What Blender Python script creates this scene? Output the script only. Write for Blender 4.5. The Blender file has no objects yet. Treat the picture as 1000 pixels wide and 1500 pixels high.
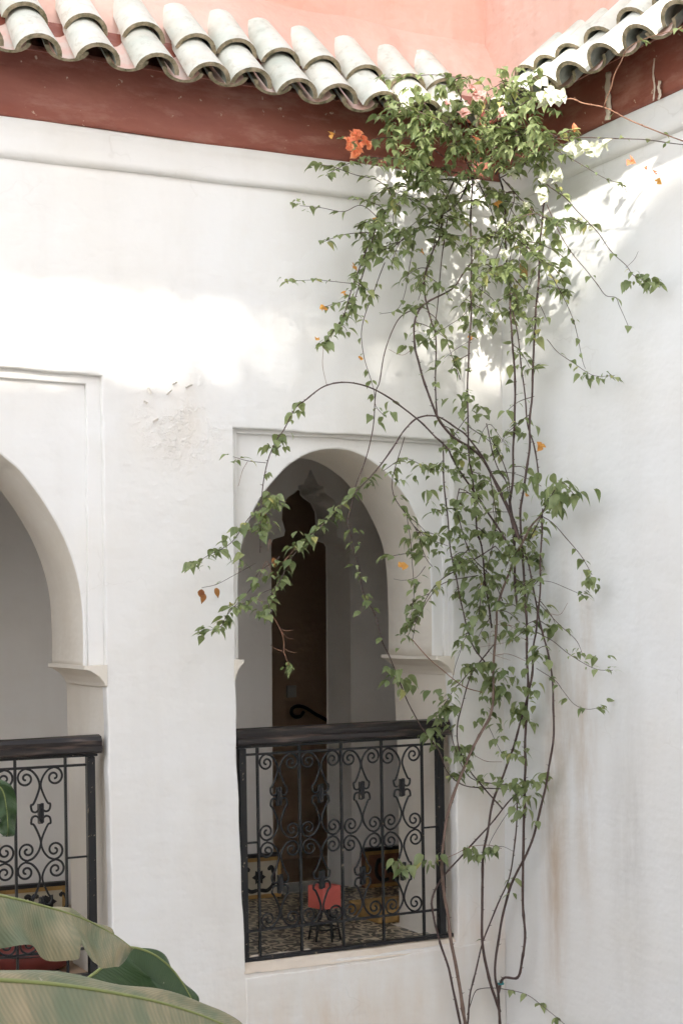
import bpy, math, random
import numpy as np
from mathutils import Vector, Matrix, noise
R = random.Random(7)
rad = math.radians
scene = bpy.context.scene
COL = scene.collection

# ------------------------------------------------------------------ camera
F_PX, HOR, ROLL, YAW = 2300.0, 915.0, 0.006, rad(27.6)      # photo is 1000 x 1500
CAM = Vector((-4.104, -6.205, 1.45))
FW = Vector((math.sin(YAW), math.cos(YAW), 0)); RT = Vector((math.cos(YAW), -math.sin(YAW), 0)); UP = Vector((0, 0, 1))
cd = bpy.data.cameras.new('camera'); cam = bpy.data.objects.new('camera', cd); COL.objects.link(cam)
cd.sensor_fit = 'VERTICAL'; cd.sensor_height = 36; cd.lens = F_PX / 1500 * 36
cd.shift_y = (HOR - 750) / 1500; cd.clip_start = .05; cd.clip_end = 500
c_, s_ = math.cos(ROLL), math.sin(ROLL)
cr = RT * c_ - UP * s_; cu_ = RT * s_ + UP * c_
cam.matrix_world = Matrix(((cr.x, cu_.x, -FW.x, CAM.x), (cr.y, cu_.y, -FW.y, CAM.y), (cr.z, cu_.z, -FW.z, CAM.z), (0, 0, 0, 1)))
scene.camera = cam

# ------------------------------------------------------------------ sky, sun, exposure
SUN_D = Vector((.5, 1, -.56)).normalized()                   # direction the light travels
w = bpy.data.worlds.new('World'); scene.world = w; w.use_nodes = True
nt = w.node_tree; nt.nodes.clear()
sky = nt.nodes.new('ShaderNodeTexSky'); sky.sky_type = 'NISHITA'; sky.sun_disc = False
sky.sun_elevation = math.asin(-SUN_D.z); sky.sun_rotation = math.atan2(-SUN_D.x, -SUN_D.y)
sky.air_density = 1.0; sky.dust_density = .6; sky.ozone_density = 1.0
hs = nt.nodes.new('ShaderNodeHueSaturation'); hs.inputs['Saturation'].default_value = .30
bg = nt.nodes.new('ShaderNodeBackground'); bg.inputs['Strength'].default_value = .15
wo = nt.nodes.new('ShaderNodeOutputWorld')
nt.links.new(sky.outputs[0], hs.inputs['Color']); nt.links.new(hs.outputs[0], bg.inputs[0]); nt.links.new(bg.outputs[0], wo.inputs[0])
sl = bpy.data.lights.new('sun', 'SUN'); sl.energy = 2.8; sl.angle = rad(1.0); sl.color = (1, .95, .86)
sun = bpy.data.objects.new('sun', sl); COL.objects.link(sun); sun.rotation_euler = SUN_D.to_track_quat('-Z', 'Y').to_euler()
vs = scene.view_settings; vs.view_transform = 'Standard'; vs.look = 'None'; vs.gamma = 1; vs.exposure = 1.82
scene.cycles.use_adaptive_sampling = True; scene.cycles.adaptive_threshold = .035; scene.cycles.adaptive_min_samples = 16
scene.cycles.max_bounces = 6; scene.cycles.diffuse_bounces = 4; scene.cycles.glossy_bounces = 2; scene.cycles.transmission_bounces = 4

# ------------------------------------------------------------------ helpers
def ray(px, py):
    a = (px - 500) / F_PX; b = -(py - HOR) / F_PX
    return FW + RT * (a * c_ + b * s_) + UP * (-a * s_ + b * c_)
def onY(px, py, y=0.):
    d = ray(px, py); return CAM + d * ((y - CAM.y) / d.y)
def onX(px, py, x=0.):
    d = ray(px, py); return CAM + d * ((x - CAM.x) / d.x)
def P(px, py, d=.1):                                         # point that far in front of the nearer of the two walls
    r = ray(px, py); return CAM + r * min((-d - CAM.y) / r.y, (-d - CAM.x) / r.x)

def tag(o, label=None, cat=None, group=None, kind=None):
    for k, v in (('label', label), ('category', cat), ('group', group), ('kind', kind)):
        if v: o[k] = v
    return o
def empty(name, loc=(0, 0, 0)):
    o = bpy.data.objects.new(name, None); COL.objects.link(o); o.location = loc; return o
class MB:
    def __init__(s): s.v = []; s.f = []; s.mi = []; s.a = []; s.tint = 0.; s.m = 0
    def add(s, vs, fs, m=None):
        n = len(s.v); s.v += [tuple(v) for v in vs]; s.a += [s.tint] * len(vs)
        for f in fs: s.f.append(tuple(i + n for i in f)); s.mi.append(s.m if m is None else m)
        return s
    def box(s, a, b, m=None):
        (x0, y0, z0), (x1, y1, z1) = a, b
        return s.add([(x0,y0,z0),(x1,y0,z0),(x1,y1,z0),(x0,y1,z0),(x0,y0,z1),(x1,y0,z1),(x1,y1,z1),(x0,y1,z1)],
                     [(0,3,2,1),(4,5,6,7),(0,1,5,4),(1,2,6,5),(2,3,7,6),(3,0,4,7)], m)
    def tube(s, pts, rs, n=6, cap=True):
        pts = [Vector(p) for p in pts]
        if not hasattr(rs, '__len__'): rs = [rs] * len(pts)
        up = None; vs = []; fs = []
        for i, p in enumerate(pts):
            t = (pts[min(i + 1, len(pts) - 1)] - pts[max(i - 1, 0)])
            if t.length < 1e-9: t = Vector((0, 0, 1))
            t.normalize()
            if up is None: up = t.orthogonal().normalized()
            up = (up - t * up.dot(t)); up = up.normalized() if up.length > 1e-6 else t.orthogonal().normalized()
            b = t.cross(up)
            for k in range(n):
                a = 2 * math.pi * k / n; vs.append(p + (up * math.cos(a) + b * math.sin(a)) * rs[i])
        for i in range(len(pts) - 1):
            for k in range(n):
                fs.append((i * n + k, i * n + (k + 1) % n, (i + 1) * n + (k + 1) % n, (i + 1) * n + k))
        if cap: fs.append(tuple(range(n - 1, -1, -1))); fs.append(tuple(range((len(pts) - 1) * n, len(pts) * n)))
        return s.add(vs, fs)
    def grid(s, fn, nu, nv, m=None, flip=False):
        vs = [fn(i / nu, j / nv) for j in range(nv + 1) for i in range(nu + 1)]
        fs = []
        for j in range(nv):
            for i in range(nu):
                q = (j*(nu+1)+i, j*(nu+1)+i+1, (j+1)*(nu+1)+i+1, (j+1)*(nu+1)+i)
                fs.append(q[::-1] if flip else q)
        return s.add(vs, fs, m)
    def mesh(s, name, mats, smooth=False):
        me = bpy.data.meshes.new(name); me.from_pydata(s.v, [], s.f)
        for mt in (mats if isinstance(mats, (list, tuple)) else [mats]): me.materials.append(M[mt])
        me.polygons.foreach_set('material_index', s.mi)
        if smooth: me.polygons.foreach_set('use_smooth', [True] * len(s.f))
        if any(s.a):
            at = me.attributes.new('tint', 'FLOAT', 'POINT'); at.data.foreach_set('value', s.a)
        me.update(); return me
    def build(s, name, mats, parent=None, smooth=False):
        return link(name, s.mesh(name, mats, smooth), parent)
def link(name, me, parent=None, mat=None):
    o = bpy.data.objects.new(name, me); COL.objects.link(o)
    if parent: o.parent = parent
    if mat is not None: o.matrix_local = mat
    return o
def bevel(o, wd=.004, seg=2):
    b = o.modifiers.new('bevel', 'BEVEL'); b.width = wd; b.segments = seg; b.limit_method = 'ANGLE'; b.angle_limit = rad(35); return o
def crom(pts, k=6):
    pts = [Vector(p) for p in pts]; out = []
    q = [pts[0] * 2 - pts[1]] + pts + [pts[-1] * 2 - pts[-2]]
    for i in range(1, len(q) - 2):
        p0, p1, p2, p3 = q[i-1:i+3]
        for j in range(k):
            t = j / k
            out.append(.5 * ((2*p1) + (p2-p0)*t + (2*p0-5*p1+4*p2-p3)*t*t + (3*p1-p0-3*p2+p3)*t**3))
    out.append(pts[-1]); return out
def jitter_outline(pts, amp=.004, step=.06, seed=0):
    out = []
    n = len(pts)
    for i in range(n):
        a = Vector(pts[i]); b = Vector(pts[(i + 1) % n]); L = (b - a).length; k = max(1, int(L / step))
        for j in range(k):
            p = a + (b - a) * (j / k)
            q = Vector((p.x * 5.1 + seed, p.y * 5.1, seed * 1.7))
            q2 = Vector((p.x * 21 + seed, p.y * 21, seed * 3.7))
            out.append((p.x + amp * noise.noise(q) + amp * .4 * noise.noise(q2), p.y + amp * noise.noise(q + Vector((9, 3, 1))) + amp * .4 * noise.noise(q2 + Vector((5, 3, 1)))))
    return out
def plate(name, loops, c0, thick, bev, mat, parent, axis='Y'):
    """slab with holes; front face at c0, facing -Y (or -X), rounded edges"""
    cu = bpy.data.curves.new(name, 'CURVE'); cu.dimensions = '2D'; cu.fill_mode = 'BOTH'
    cu.extrude = thick / 2 - bev; cu.bevel_depth = bev; cu.bevel_resolution = 2; cu.offset = -bev
    for lp in loops:
        sp = cu.splines.new('POLY'); sp.points.add(len(lp) - 1); sp.use_cyclic_u = True
        for p, q in zip(sp.points, lp): p.co = (q[0], q[1], 0, 1)
    t = bpy.data.objects.new('t', cu); COL.objects.link(t)
    dg = bpy.context.evaluated_depsgraph_get(); me = bpy.data.meshes.new_from_object(t.evaluated_get(dg))
    bpy.data.objects.remove(t); bpy.data.curves.remove(cu)
    for v in me.vertices:
        x, y, z = v.co
        v.co = (x, c0 + thick / 2 - z, y) if axis == 'Y' else (c0 + thick / 2 - z, -x, y)
    me.materials.clear(); me.materials.append(M[mat]); me.name = name
    return link(name, me, parent)
def rect(x0, x1, z0, z1): return [(x0, z0), (x1, z0), (x1, z1), (x0, z1)]
def sweep(name, prof, a, b, axis, mat, parent, wob=.004, step=.08, seed=1., drift=0.):
    """profile [(out, z)] swept along X (axis 'X', out towards -Y) or along Y (out towards -X)"""
    n = max(2, int(abs(b - a) / step)); m = MB(); vs = []; fs = []; k = len(prof)
    for i in range(n + 1):
        t = a + (b - a) * i / n
        for j, (o, z) in enumerate(prof):
            q = Vector((t * 2.3, j * .37, seed)); oo = o + (wob * noise.noise(q) if o > .001 else 0); zz = z + wob * 1.3 * noise.noise(q + Vector((7, 1, 3))) + drift * t
            vs.append((t, -oo, zz) if axis == 'X' else (-oo, t, zz))
    for i in range(n):
        for j in range(k - 1):
            q = (i*k+j, (i+1)*k+j, (i+1)*k+j+1, i*k+j+1); fs.append(q)
    m.add(vs, fs); return m.build(name, mat, parent, smooth=True)

# ------------------------------------------------------------------ materials
M = {}
def newmat(name):
    m = bpy.data.materials.new(name); m.use_nodes = True; M[name] = m
    return m, m.node_tree, m.node_tree.nodes['Principled BSDF']
def N(t, typ, **kw):
    n = t.nodes.new(typ)
    for k, v in kw.items():
        if k in n.inputs: n.inputs[k].default_value = v
        else: setattr(n, k, v)
    return n
def tex(t, scale, detail=5, rough=.55, sc=(1, 1, 1), loc=(0, 0, 0), coord='Position'):
    if coord == 'Position': g = N(t, 'ShaderNodeNewGeometry').outputs['Position']
    else: g = N(t, 'ShaderNodeTexCoord').outputs[coord]
    mp = N(t, 'ShaderNodeMapping'); mp.inputs['Scale'].default_value = sc; mp.inputs['Location'].default_value = loc
    n = N(t, 'ShaderNodeTexNoise', Scale=scale, Detail=detail, Roughness=rough)
    t.links.new(g, mp.inputs[0]); t.links.new(mp.outputs[0], n.inputs['Vector']); return n.outputs['Fac']
def ramp(t, src, a, b, c0=(0, 0, 0, 1), c1=(1, 1, 1, 1)):
    r = N(t, 'ShaderNodeValToRGB'); e = r.color_ramp.elements; e[0].position = a; e[1].position = b; e[0].color = c0; e[1].color = c1
    t.links.new(src, r.inputs[0]); return r.outputs[0]
def mix(t, fac, a, b, mode='MIX'):
    n = N(t, 'ShaderNodeMix', data_type='RGBA', blend_type=mode)
    for s, v in ((n.inputs[0], fac), (n.inputs[6], a), (n.inputs[7], b)):
        if hasattr(v, 'links'): t.links.new(v, s)
        elif isinstance(v, (int, float)): s.default_value = v
        else: s.default_value = (*v, 1) if len(v) == 3 else v
    return n.outputs[2]
def mth(t, op, a, b=0.):
    n = N(t, 'ShaderNodeMath', operation=op)
    for s, v in ((n.inputs[0], a), (n.inputs[1], b)):
        if hasattr(v, 'links'): t.links.new(v, s)
        else: s.default_value = v
    return n.outputs[0]
def bumps(t, bs, lst):
    prev = None
    for h, st, dist in lst:
        b = N(t, 'ShaderNodeBump', Strength=st, Distance=dist); t.links.new(h, b.inputs['Height'])
        if prev: t.links.new(prev, b.inputs['Normal'])
        prev = b.outputs[0]
    t.links.new(prev, bs.inputs['Normal'])
def blob(t, c, r):
    """soft ellipsoid mask 1 at centre, 0 outside"""
    g = N(t, 'ShaderNodeNewGeometry').outputs['Position']
    mp = N(t, 'ShaderNodeMapping', vector_type='POINT')
    mp.inputs['Location'].default_value = tuple(-c[i] / r[i] for i in range(3)); mp.inputs['Scale'].default_value = tuple(1 / x for x in r)
    t.links.new(g, mp.inputs[0]); l = N(t, 'ShaderNodeVectorMath', operation='LENGTH'); t.links.new(mp.outputs[0], l.inputs[0])
    return ramp(t, l.outputs['Value'], 0, 1, (1, 1, 1, 1), (0, 0, 0, 1))

def plaster(name, base, warm, rough=.75, stains=(), peel=None, warmth=.5, bump=1., cracks=False):
    m, t, b = newmat(name)
    big = tex(t, .9, 2); mid = tex(t, 3.5, 4, .65); fine = tex(t, 38, 2, .6); streak = tex(t, 3, 3, .6, (2.2, 2.2, .25))
    if stains: stn = ramp(t, tex(t, 5, 4, .65, (1.6, 1.6, .4)), .3, .7)
    c = mix(t, ramp(t, big, .38, .68), base, warm)
    c = mix(t, mth(t, 'MULTIPLY', ramp(t, mid, .5, .75), .35 * warmth), c, tuple(x * y for x, y in zip(base, (.9, .86, .79))))
    c = mix(t, mth(t, 'MULTIPLY', ramp(t, streak, .5, .72), .3 * warmth), c, tuple(x * y for x, y in zip(base, (.87, .85, .82))))
    for ctr, r_, col, amt in stains:
        c = mix(t, mth(t, 'MULTIPLY', mth(t, 'MULTIPLY', blob(t, ctr, r_), stn), amt), c, col)
    t.links.new(c, b.inputs['Base Color']); b.inputs['Roughness'].default_value = rough; b.inputs['Specular IOR Level'].default_value = .25
    trowel = tex(t, 4.5, 2, .55, (1., 1., 2.4), (3, 1, 2))
    L = [(big, .35 * bump, .12), (trowel, .22 * bump, .035), (mid, .30 * bump, .03), (fine, .25 * bump, .004)]
    if cracks:
        gp = N(t, 'ShaderNodeNewGeometry').outputs['Position']; wn = N(t, 'ShaderNodeTexNoise', Scale=5., Detail=3.); t.links.new(gp, wn.inputs['Vector'])
        wp = N(t, 'ShaderNodeVectorMath', operation='MULTIPLY_ADD'); t.links.new(wn.outputs['Color'], wp.inputs[0]); wp.inputs[1].default_value = (.28, .28, .28); t.links.new(gp, wp.inputs[2])
        vo = N(t, 'ShaderNodeTexVoronoi', Scale=1.7, feature='DISTANCE_TO_EDGE'); t.links.new(wp.outputs[0], vo.inputs['Vector'])
        ck = mth(t, 'MULTIPLY', ramp(t, vo.outputs['Distance'], .0, .007, (1, 1, 1, 1), (0, 0, 0, 1)), ramp(t, tex(t, 1.9, 2, .5, loc=(4, 2, 7)), .56, .68))
        c = mix(t, mth(t, 'MULTIPLY', ck, .16), c, (.42, .37, .31)); t.links.new(c, b.inputs['Base Color'])
        L.append((mth(t, 'MULTIPLY', ck, -1.), .2, .003))
    if peel:
        for ctr, r_ in peel:
            pn = ramp(t, tex(t, 26, 4, .7), .45, .6)
            L.append((mth(t, 'MULTIPLY', mth(t, 'MULTIPLY', pn, blob(t, ctr, r_)), ramp(t, mid, .42, .56)), .7, .012))
    bumps(t, b, L); return m
W0, W1 = (.81, .80, .78), (.80, .77, .72)
plaster('white_plaster', W0, W1, cracks=True, warmth=.8, stains=[
    ((-1.62, 0, 2.3), (.3, .3, .26), (.74, .62, .48), .5), ((-.65, 0, 2.95), (.75, .3, .35), (.72, .66, .58), .3),
    ((-.15, .2, .02), (.5, .5, .20), (.70, .52, .38), .8), ((-.1, 0, .5), (.35, .3, .9), (.74, .64, .53), .6), ((-.9, .1, -.05), (.7, .5, .05), (.70, .55, .42), .7), ((-.9, 0, -.3), (1.0, .3, .30), (.70, .58, .46), .8),
    ((-1.2, 0, 2.75), (.35, .2, .14), (.62, .58, .53), .5), ((-1.62, 0, 1.6), (.2, .2, .8), (.80, .72, .64), .25), ((-1.5, 0, .3), (.3, .2, .7), (.66, .62, .57), .3)],
    peel=[((-1.62, 0, 2.34), (.24, .3, .26))])
plaster('side_plaster', (.80, .80, .795), (.79, .77, .74), cracks=True, warmth=.7, stains=[
    ((0, -.40, .45), (.3, .13, 1.0), (.52, .39, .28), 1.), ((0, -.5, 1.0), (.3, .26, .9), (.56, .48, .39), .9), ((0, -.64, .95), (.3, .09, 1.0), (.58, .48, .39), .9), ((0, -.36, .9), (.3, .03, 1.2), (.50, .44, .38), .9),
    ((0, -.95, .55), (.3, .18, .9), (.55, .53, .50), .8), ((0, -.15, .6), (.3, .2, 1.1), (.70, .66, .6), .5)], peel=None)
plaster('reveal_plaster', (.77, .72, .64), (.74, .67, .57), warmth=1.2, stains=[((-.3, .25, 1.0), (.3, .5, 1.2), (.70, .58, .46), .35), ((-2, .3, 1.5), (.3, .25, .7), (.62, .54, .44), .5)], bump=1.2)
plaster('inner_plaster', (.82, .80, .77), (.81, .77, .72), warmth=.8)
plaster('ledge_plaster', (.78, .69, .59), (.72, .60, .48), warmth=1.5, bump=2.)
plaster('flake_plaster', (.80, .77, .72), (.80, .72, .62))
plaster('pink_plaster', (.67, .375, .295), (.74, .52, .435), warmth=1.4, bump=2.2)
plaster('outer_plaster', (.80, .78, .75), (.80, .76, .71))
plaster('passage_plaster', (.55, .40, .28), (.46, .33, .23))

m, t, b = newmat('fascia_paint')
c = mix(t, ramp(t, tex(t, 2.2, 5, .6, (1, 1, 3)), .3, .75), (.23, .060, .038), (.33, .115, .078))
c = mix(t, mth(t, 'MULTIPLY', ramp(t, tex(t, 6, 7, .7, (.6, .6, 2)), .50, .70), .6), c, (.44, .23, .18))
c = mix(t, ramp(t, tex(t, 26, 3), .69, .72), c, (.55, .40, .30))
t.links.new(c, b.inputs['Base Color']); b.inputs['Roughness'].default_value = .5
bumps(t, b, [(tex(t, 3, 4, .5, (1, 1, 2)), .4, .03), (tex(t, 30, 5, .6), .25, .004)])

m, t, b = newmat('tile_glaze')
oi = N(t, 'ShaderNodeObjectInfo').outputs['Random']
c = mix(t, oi, (.59, .60, .52), (.77, .75, .68))
c = mix(t, ramp(t, tex(t, 9, 6, .65), .45, .72), c, (.62, .57, .48))
c = mix(t, mth(t, 'MULTIPLY', ramp(t, tex(t, 24, 5, .7), .54, .68), .5), c, (.40, .37, .28))
c = mix(t, mth(t, 'MULTIPLY', ramp(t, tex(t, 6, 3, .6, loc=(5, 1, 0)), .5, .7), .35), c, (.30, .36, .30))
t.links.new(c, b.inputs['Base Color']); b.inputs['Roughness'].default_value = .42
bumps(t, b, [(tex(t, 22, 5, .6), .3, .005)])
m, t, b = newmat('tile_clay')
c = mix(t, ramp(t, tex(t, 30, 5, .65), .35, .7), (.13, .115, .06), (.42, .34, .24))
t.links.new(c, b.inputs['Base Color']); b.inputs['Roughness'].default_value = .8
bumps(t, b, [(tex(t, 60, 4), .5, .004)])
m, t, b = newmat('tile_inside')
c = mix(t, ramp(t, tex(t, 14, 5, .65), .35, .7), (.10, .12, .10), (.30, .31, .27))
t.links.new(c, b.inputs['Base Color']); b.inputs['Roughness'].default_value = .5
m, t, b = newmat('pan_pink')
c = mix(t, ramp(t, tex(t, 11, 6, .7), .42, .7), (.76, .50, .42), (.70, .62, .54))
t.links.new(c, b.inputs['Base Color']); b.inputs['Roughness'].default_value = .8
bumps(t, b, [(tex(t, 30, 5, .6), .5, .006)])

m, t, b = newmat('black_iron')
c = mix(t, ramp(t, tex(t, 45, 4, .6), .66, .70), (.012, .012, .013), (.38, .30, .22))
t.links.new(c, b.inputs['Base Color']); b.inputs['Roughness'].default_value = .45; b.inputs['Metallic'].default_value = .2
bumps(t, b, [(tex(t, 90, 3), .3, .002)])
m, t, b = newmat('worn_wood')
c = mix(t, ramp(t, tex(t, 20, 5, .6, (.25, 1, 3)), .52, .74), (.016, .012, .011), (.13, .09, .07))
t.links.new(c, b.inputs['Base Color']); b.inputs['Roughness'].default_value = .38
bumps(t, b, [(tex(t, 30, 4, .6, (.2, 1, 3)), .4, .004)])

def simple(name, col, rough=.6, var=.25, sc=12., metal=0., bump=.2):
    m, t, b = newmat(name)
    c = mix(t, ramp(t, tex(t, sc, 5, .6), .3, .7), col, tuple(x * (1 - var) for x in col))
    t.links.new(c, b.inputs['Base Color']); b.inputs['Roughness'].default_value = rough; b.inputs['Metallic'].default_value = metal
    bumps(t, b, [(tex(t, sc * 4, 4), bump, .003)]); return m
simple('red_paint', (.68, .14, .11), .45, .15)
simple('red_leather', (.22, .04, .03), .5, .4)
simple('stem_bark', (.12, .075, .065), .7, .55, 30)
simple('trunk_bark', (.24, .16, .125), .8, .4, 25)
simple('twig_bark', (.30, .15, .09), .7, .4, 40)
simple('stone_floor', (.78, .74, .68), .7, .3, 3)
simple('reed', (.40, .30, .17), .8, .4, 20)
simple('wood', (.16, .09, .05), .6, .4, 9)
simple('ochre_paint', (.50, .30, .10), .6, .35, 18)
simple('cream_paint', (.62, .55, .42), .6, .2, 14)
simple('motif_paint', (.022, .02, .02), .5, .3, 20)
simple('brown_motif', (.22, .09, .05), .6, .3, 20)
simple('switch_white', (.62, .60, .55), .5, .15)
simple('teal_tie', (.02, .25, .26), .5, .2)
simple('pot_clay', (.38, .17, .09), .8, .3)
simple('banana_stem', (.22, .26, .10), .6, .4)

def leafmat(name, ca, cb, cc, rough=.45, trans=.3, hue_noise=6.):
    m, t, b = newmat(name)
    at = N(t, 'ShaderNodeAttribute', attribute_name='tint').outputs['Fac']
    c = mix(t, ramp(t, at, 0., .75), ca, cb); c = mix(t, ramp(t, at, .86, 1.), c, cc)
    c = mix(t, mth(t, 'MULTIPLY', ramp(t, tex(t, hue_noise * 8, 4), .45, .7), .3), c, tuple(x * .6 for x in ca))
    t.links.new(c, b.inputs['Base Color']); b.inputs['Roughness'].default_value = rough
    tr = N(t, 'ShaderNodeBsdfTranslucent'); t.links.new(mix(t, .25, c, (.45, .55, .12)), tr.inputs[0])
    ms = N(t, 'ShaderNodeMixShader', Fac=trans); out = t.nodes['Material Output']
    t.links.new(b.outputs[0], ms.inputs[1]); t.links.new(tr.outputs[0], ms.inputs[2]); t.links.new(ms.outputs[0], out.inputs[0]); return m
leafmat('leaf_green', (.140, .190, .078), (.37, .42, .20), (.62, .56, .2), .36, .42)
leafmat('leaf_brown', (.30, .09, .03), (.42, .2, .04), (.5, .3, .05), .6, .3)
leafmat('bract_orange', (.95, .27, .14), (.95, .42, .22), (.9, .45, .2), .6, .4)
leafmat('bract_pink', (.88, .48, .45), (.9, .62, .58), (.9, .7, .6), .6, .4)
leafmat('bract_white', (.80, .80, .62), (.86, .86, .74), (.75, .75, .3), .6, .4)
leafmat('bract_dry', (.75, .32, .08), (.85, .45, .12), (.9, .6, .25), .7, .4)

m, t, b = newmat('banana_leaf')                                # UV-less: local 'Generated' runs along the blade
at = N(t, 'ShaderNodeAttribute', attribute_name='tint').outputs['Fac']
uvm = N(t, 'ShaderNodeUVMap', uv_map='uv').outputs[0]
mp = N(t, 'ShaderNodeMapping'); mp.inputs['Scale'].default_value = (38, .8, 1); t.links.new(uvm, mp.inputs[0])
vn = N(t, 'ShaderNodeTexNoise', Scale=1., Detail=4., Roughness=.6); t.links.new(mp.outputs[0], vn.inputs['Vector'])
mp2 = N(t, 'ShaderNodeMapping'); mp2.inputs['Scale'].default_value = (6, .7, 1); t.links.new(uvm, mp2.inputs[0])
vn2 = N(t, 'ShaderNodeTexNoise', Scale=1., Detail=3.); t.links.new(mp2.outputs[0], vn2.inputs['Vector'])
c = mix(t, ramp(t, vn2.outputs['Fac'], .4, .62), (.17, .20, .115), (.40, .33, .20))
c = mix(t, mth(t, 'MULTIPLY', ramp(t, vn.outputs['Fac'], .42, .66), .45), c, (.13, .16, .09))
sx = N(t, 'ShaderNodeSeparateXYZ'); t.links.new(uvm, sx.inputs[0])
wv_ = mth(t, 'MULTIPLY', mth(t, 'ADD', mth(t, 'SINE', mth(t, 'ADD', mth(t, 'MULTIPLY', sx.outputs[0], 520.), mth(t, 'MULTIPLY', sx.outputs[1], -30.))), 1.), .5)
c = mix(t, mth(t, 'MULTIPLY', wv_, .28), c, (.10, .13, .07))
c = mix(t, ramp(t, at, .35, .65), c, (.035, .075, .022))
edge = mth(t, 'ADD', sx.outputs[1], mth(t, 'MULTIPLY', vn.outputs['Fac'], .10))
c = mix(t, ramp(t, edge, 1.02, 1.05), c, (.14, .07, .035))
c = mix(t, mth(t, 'MULTIPLY', ramp(t, tex(t, 30, 5, .7), .68, .73), .7), c, (.55, .5, .4))
t.links.new(c, b.inputs['Base Color']); b.inputs['Roughness'].default_value = .42
bumps(t, b, [(wv_, .35, .0015), (vn.outputs['Fac'], .4, .005), (vn2.outputs['Fac'], .3, .012)])
simple('banana_rib', (.26, .30, .10), .5, .2)
simple('banana_edge', (.16, .09, .05), .7, .3)

m, t, b = newmat('floor_tile')                                 # black arabesque on cream, drawn in each tile's own square
tc = N(t, 'ShaderNodeTexCoord').outputs['Object']
mp = N(t, 'ShaderNodeMapping'); mp.inputs['Scale'].default_value = (1, 1, 1); t.links.new(tc, mp.inputs[0])
wv = N(t, 'ShaderNodeTexWave', Scale=5., Distortion=8., Detail=0., wave_type='RINGS', rings_direction='Z'); wv.inputs['Detail Scale'].default_value = 4.
t.links.new(mp.outputs[0], wv.inputs['Vector'])
c = mix(t, ramp(t, wv.outputs['Fac'], .42, .5), (.030, .025, .022), (.60, .51, .38))
c = mix(t, mth(t, 'MULTIPLY', ramp(t, tex(t, 7, 5), .4, .7), .4), c, (.2, .16, .11))
t.links.new(c, b.inputs['Base Color']); b.inputs['Roughness'].default_value = .4

# ================================================================== SETTING
g = MB(); g.box((-40, -40, -3.7), (40, 40, -3.5)); tag(g.build('courtyard_ground', 'stone_floor'), 'pale stone ground of the courtyard far below', kind='structure')

# ------------------------------------------------------------------ arcade wall (the wall the two arches open in)
aw = tag(empty('arcade_wall', (0, 0, 0)), 'white plaster wall pierced by two pointed arches', 'wall')
OPC = [(-1.335, -.052), (-1.372, .9), (-1.376, 2.30), (-.272, 2.30), (-.285, 1.2), (-.262, .75), (-.262, -.03)]
OPL = [(-3.50, -.06), (-3.47, 2.49), (-1.968, 2.49), (-1.956, 1.2), (-1.935, -.06)]
wall_out = jitter_outline(rect(-8.6, .05, -3.5, 3.70), .0, .5)
plate('plaster_face', [wall_out, jitter_outline(OPC, .006, .05, 3), jitter_outline(OPL, .006, .05, 5)], 0, .06, .008, 'white_plaster', aw)
plate('wall_core', [rect(-8.6, 1.5, -3.5, 3.70), [(x - (.006 if x < -.8 else -.006), z) for x, z in OPC], [(x - (.006 if x < -2.7 else -.006), z) for x, z in OPL]], .06, .50, .003, 'reveal_plaster', aw)

def arch_panel(zr, cx, xl, xr, ztop, zimp, seed):
    """zr: right half of the curve as (half width, z) from apex down"""
    rp = [(cx + h, z) for h, z in zr]; lp = [(cx - h, z) for h, z in zr]
    curve = [(p.x, p.y) for p in crom([Vector((x, z, 0)) for x, z in rp], 5)]
    curve_l = [(p.x, p.y) for p in crom([Vector((x, z, 0)) for x, z in lp], 5)]
    pts = [(xl, zimp), (xl, ztop), (xr, ztop), (xr, zimp)] + curve[::-1] + curve_l[1:]
    out = [(x + .005 * noise.noise(Vector((x * 4 + seed, z * 4, 0))), z + .005 * noise.noise(Vector((x * 4, z * 4 + seed, 4)))) for x, z in pts]
    return out
HC = [(0, 2.240), (.07, 2.233), (.137, 2.214), (.2, 2.181), (.265, 2.133), (.372, 2.013), (.455, 1.845), (.487, 1.675), (.492, 1.52), (.487, 1.30)]
HL = [(0, 2.41), (.09, 2.39), (.18, 2.335), (.325, 2.165), (.42, 2.085 - .012), (.515, 1.955), (.60, 1.81), (.652, 1.665), (.674, 1.545), (.682, 1.40), (.681, 1.285)]
HL = [(0, 2.42), (.10, 2.385), (.21, 2.285), (.328, 2.155), (.419, 2.08), (.515, 1.96), (.60, 1.815), (.652, 1.667), (.675, 1.546), (.683, 1.40), (.681, 1.285)]
pc = arch_panel(HC, -.849, -1.385, -.262, 2.31, 1.295, 2.)
pl = arch_panel(HL, -2.72, -3.49, -1.955, 2.50, 1.28, 6.)
for ap in (plate('arch_panel', [pc], .055, .42, .009, 'white_plaster', aw), plate('arch_panel', [pl], .05, .44, .009, 'white_plaster', aw)):
    ap.data.materials.append(M['reveal_plaster'])                # the arch's inner face takes a darker, warmer beige plaster
    for f in ap.data.polygons: f.material_index = 1 if abs(f.normal.y) < .3 else 0
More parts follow.
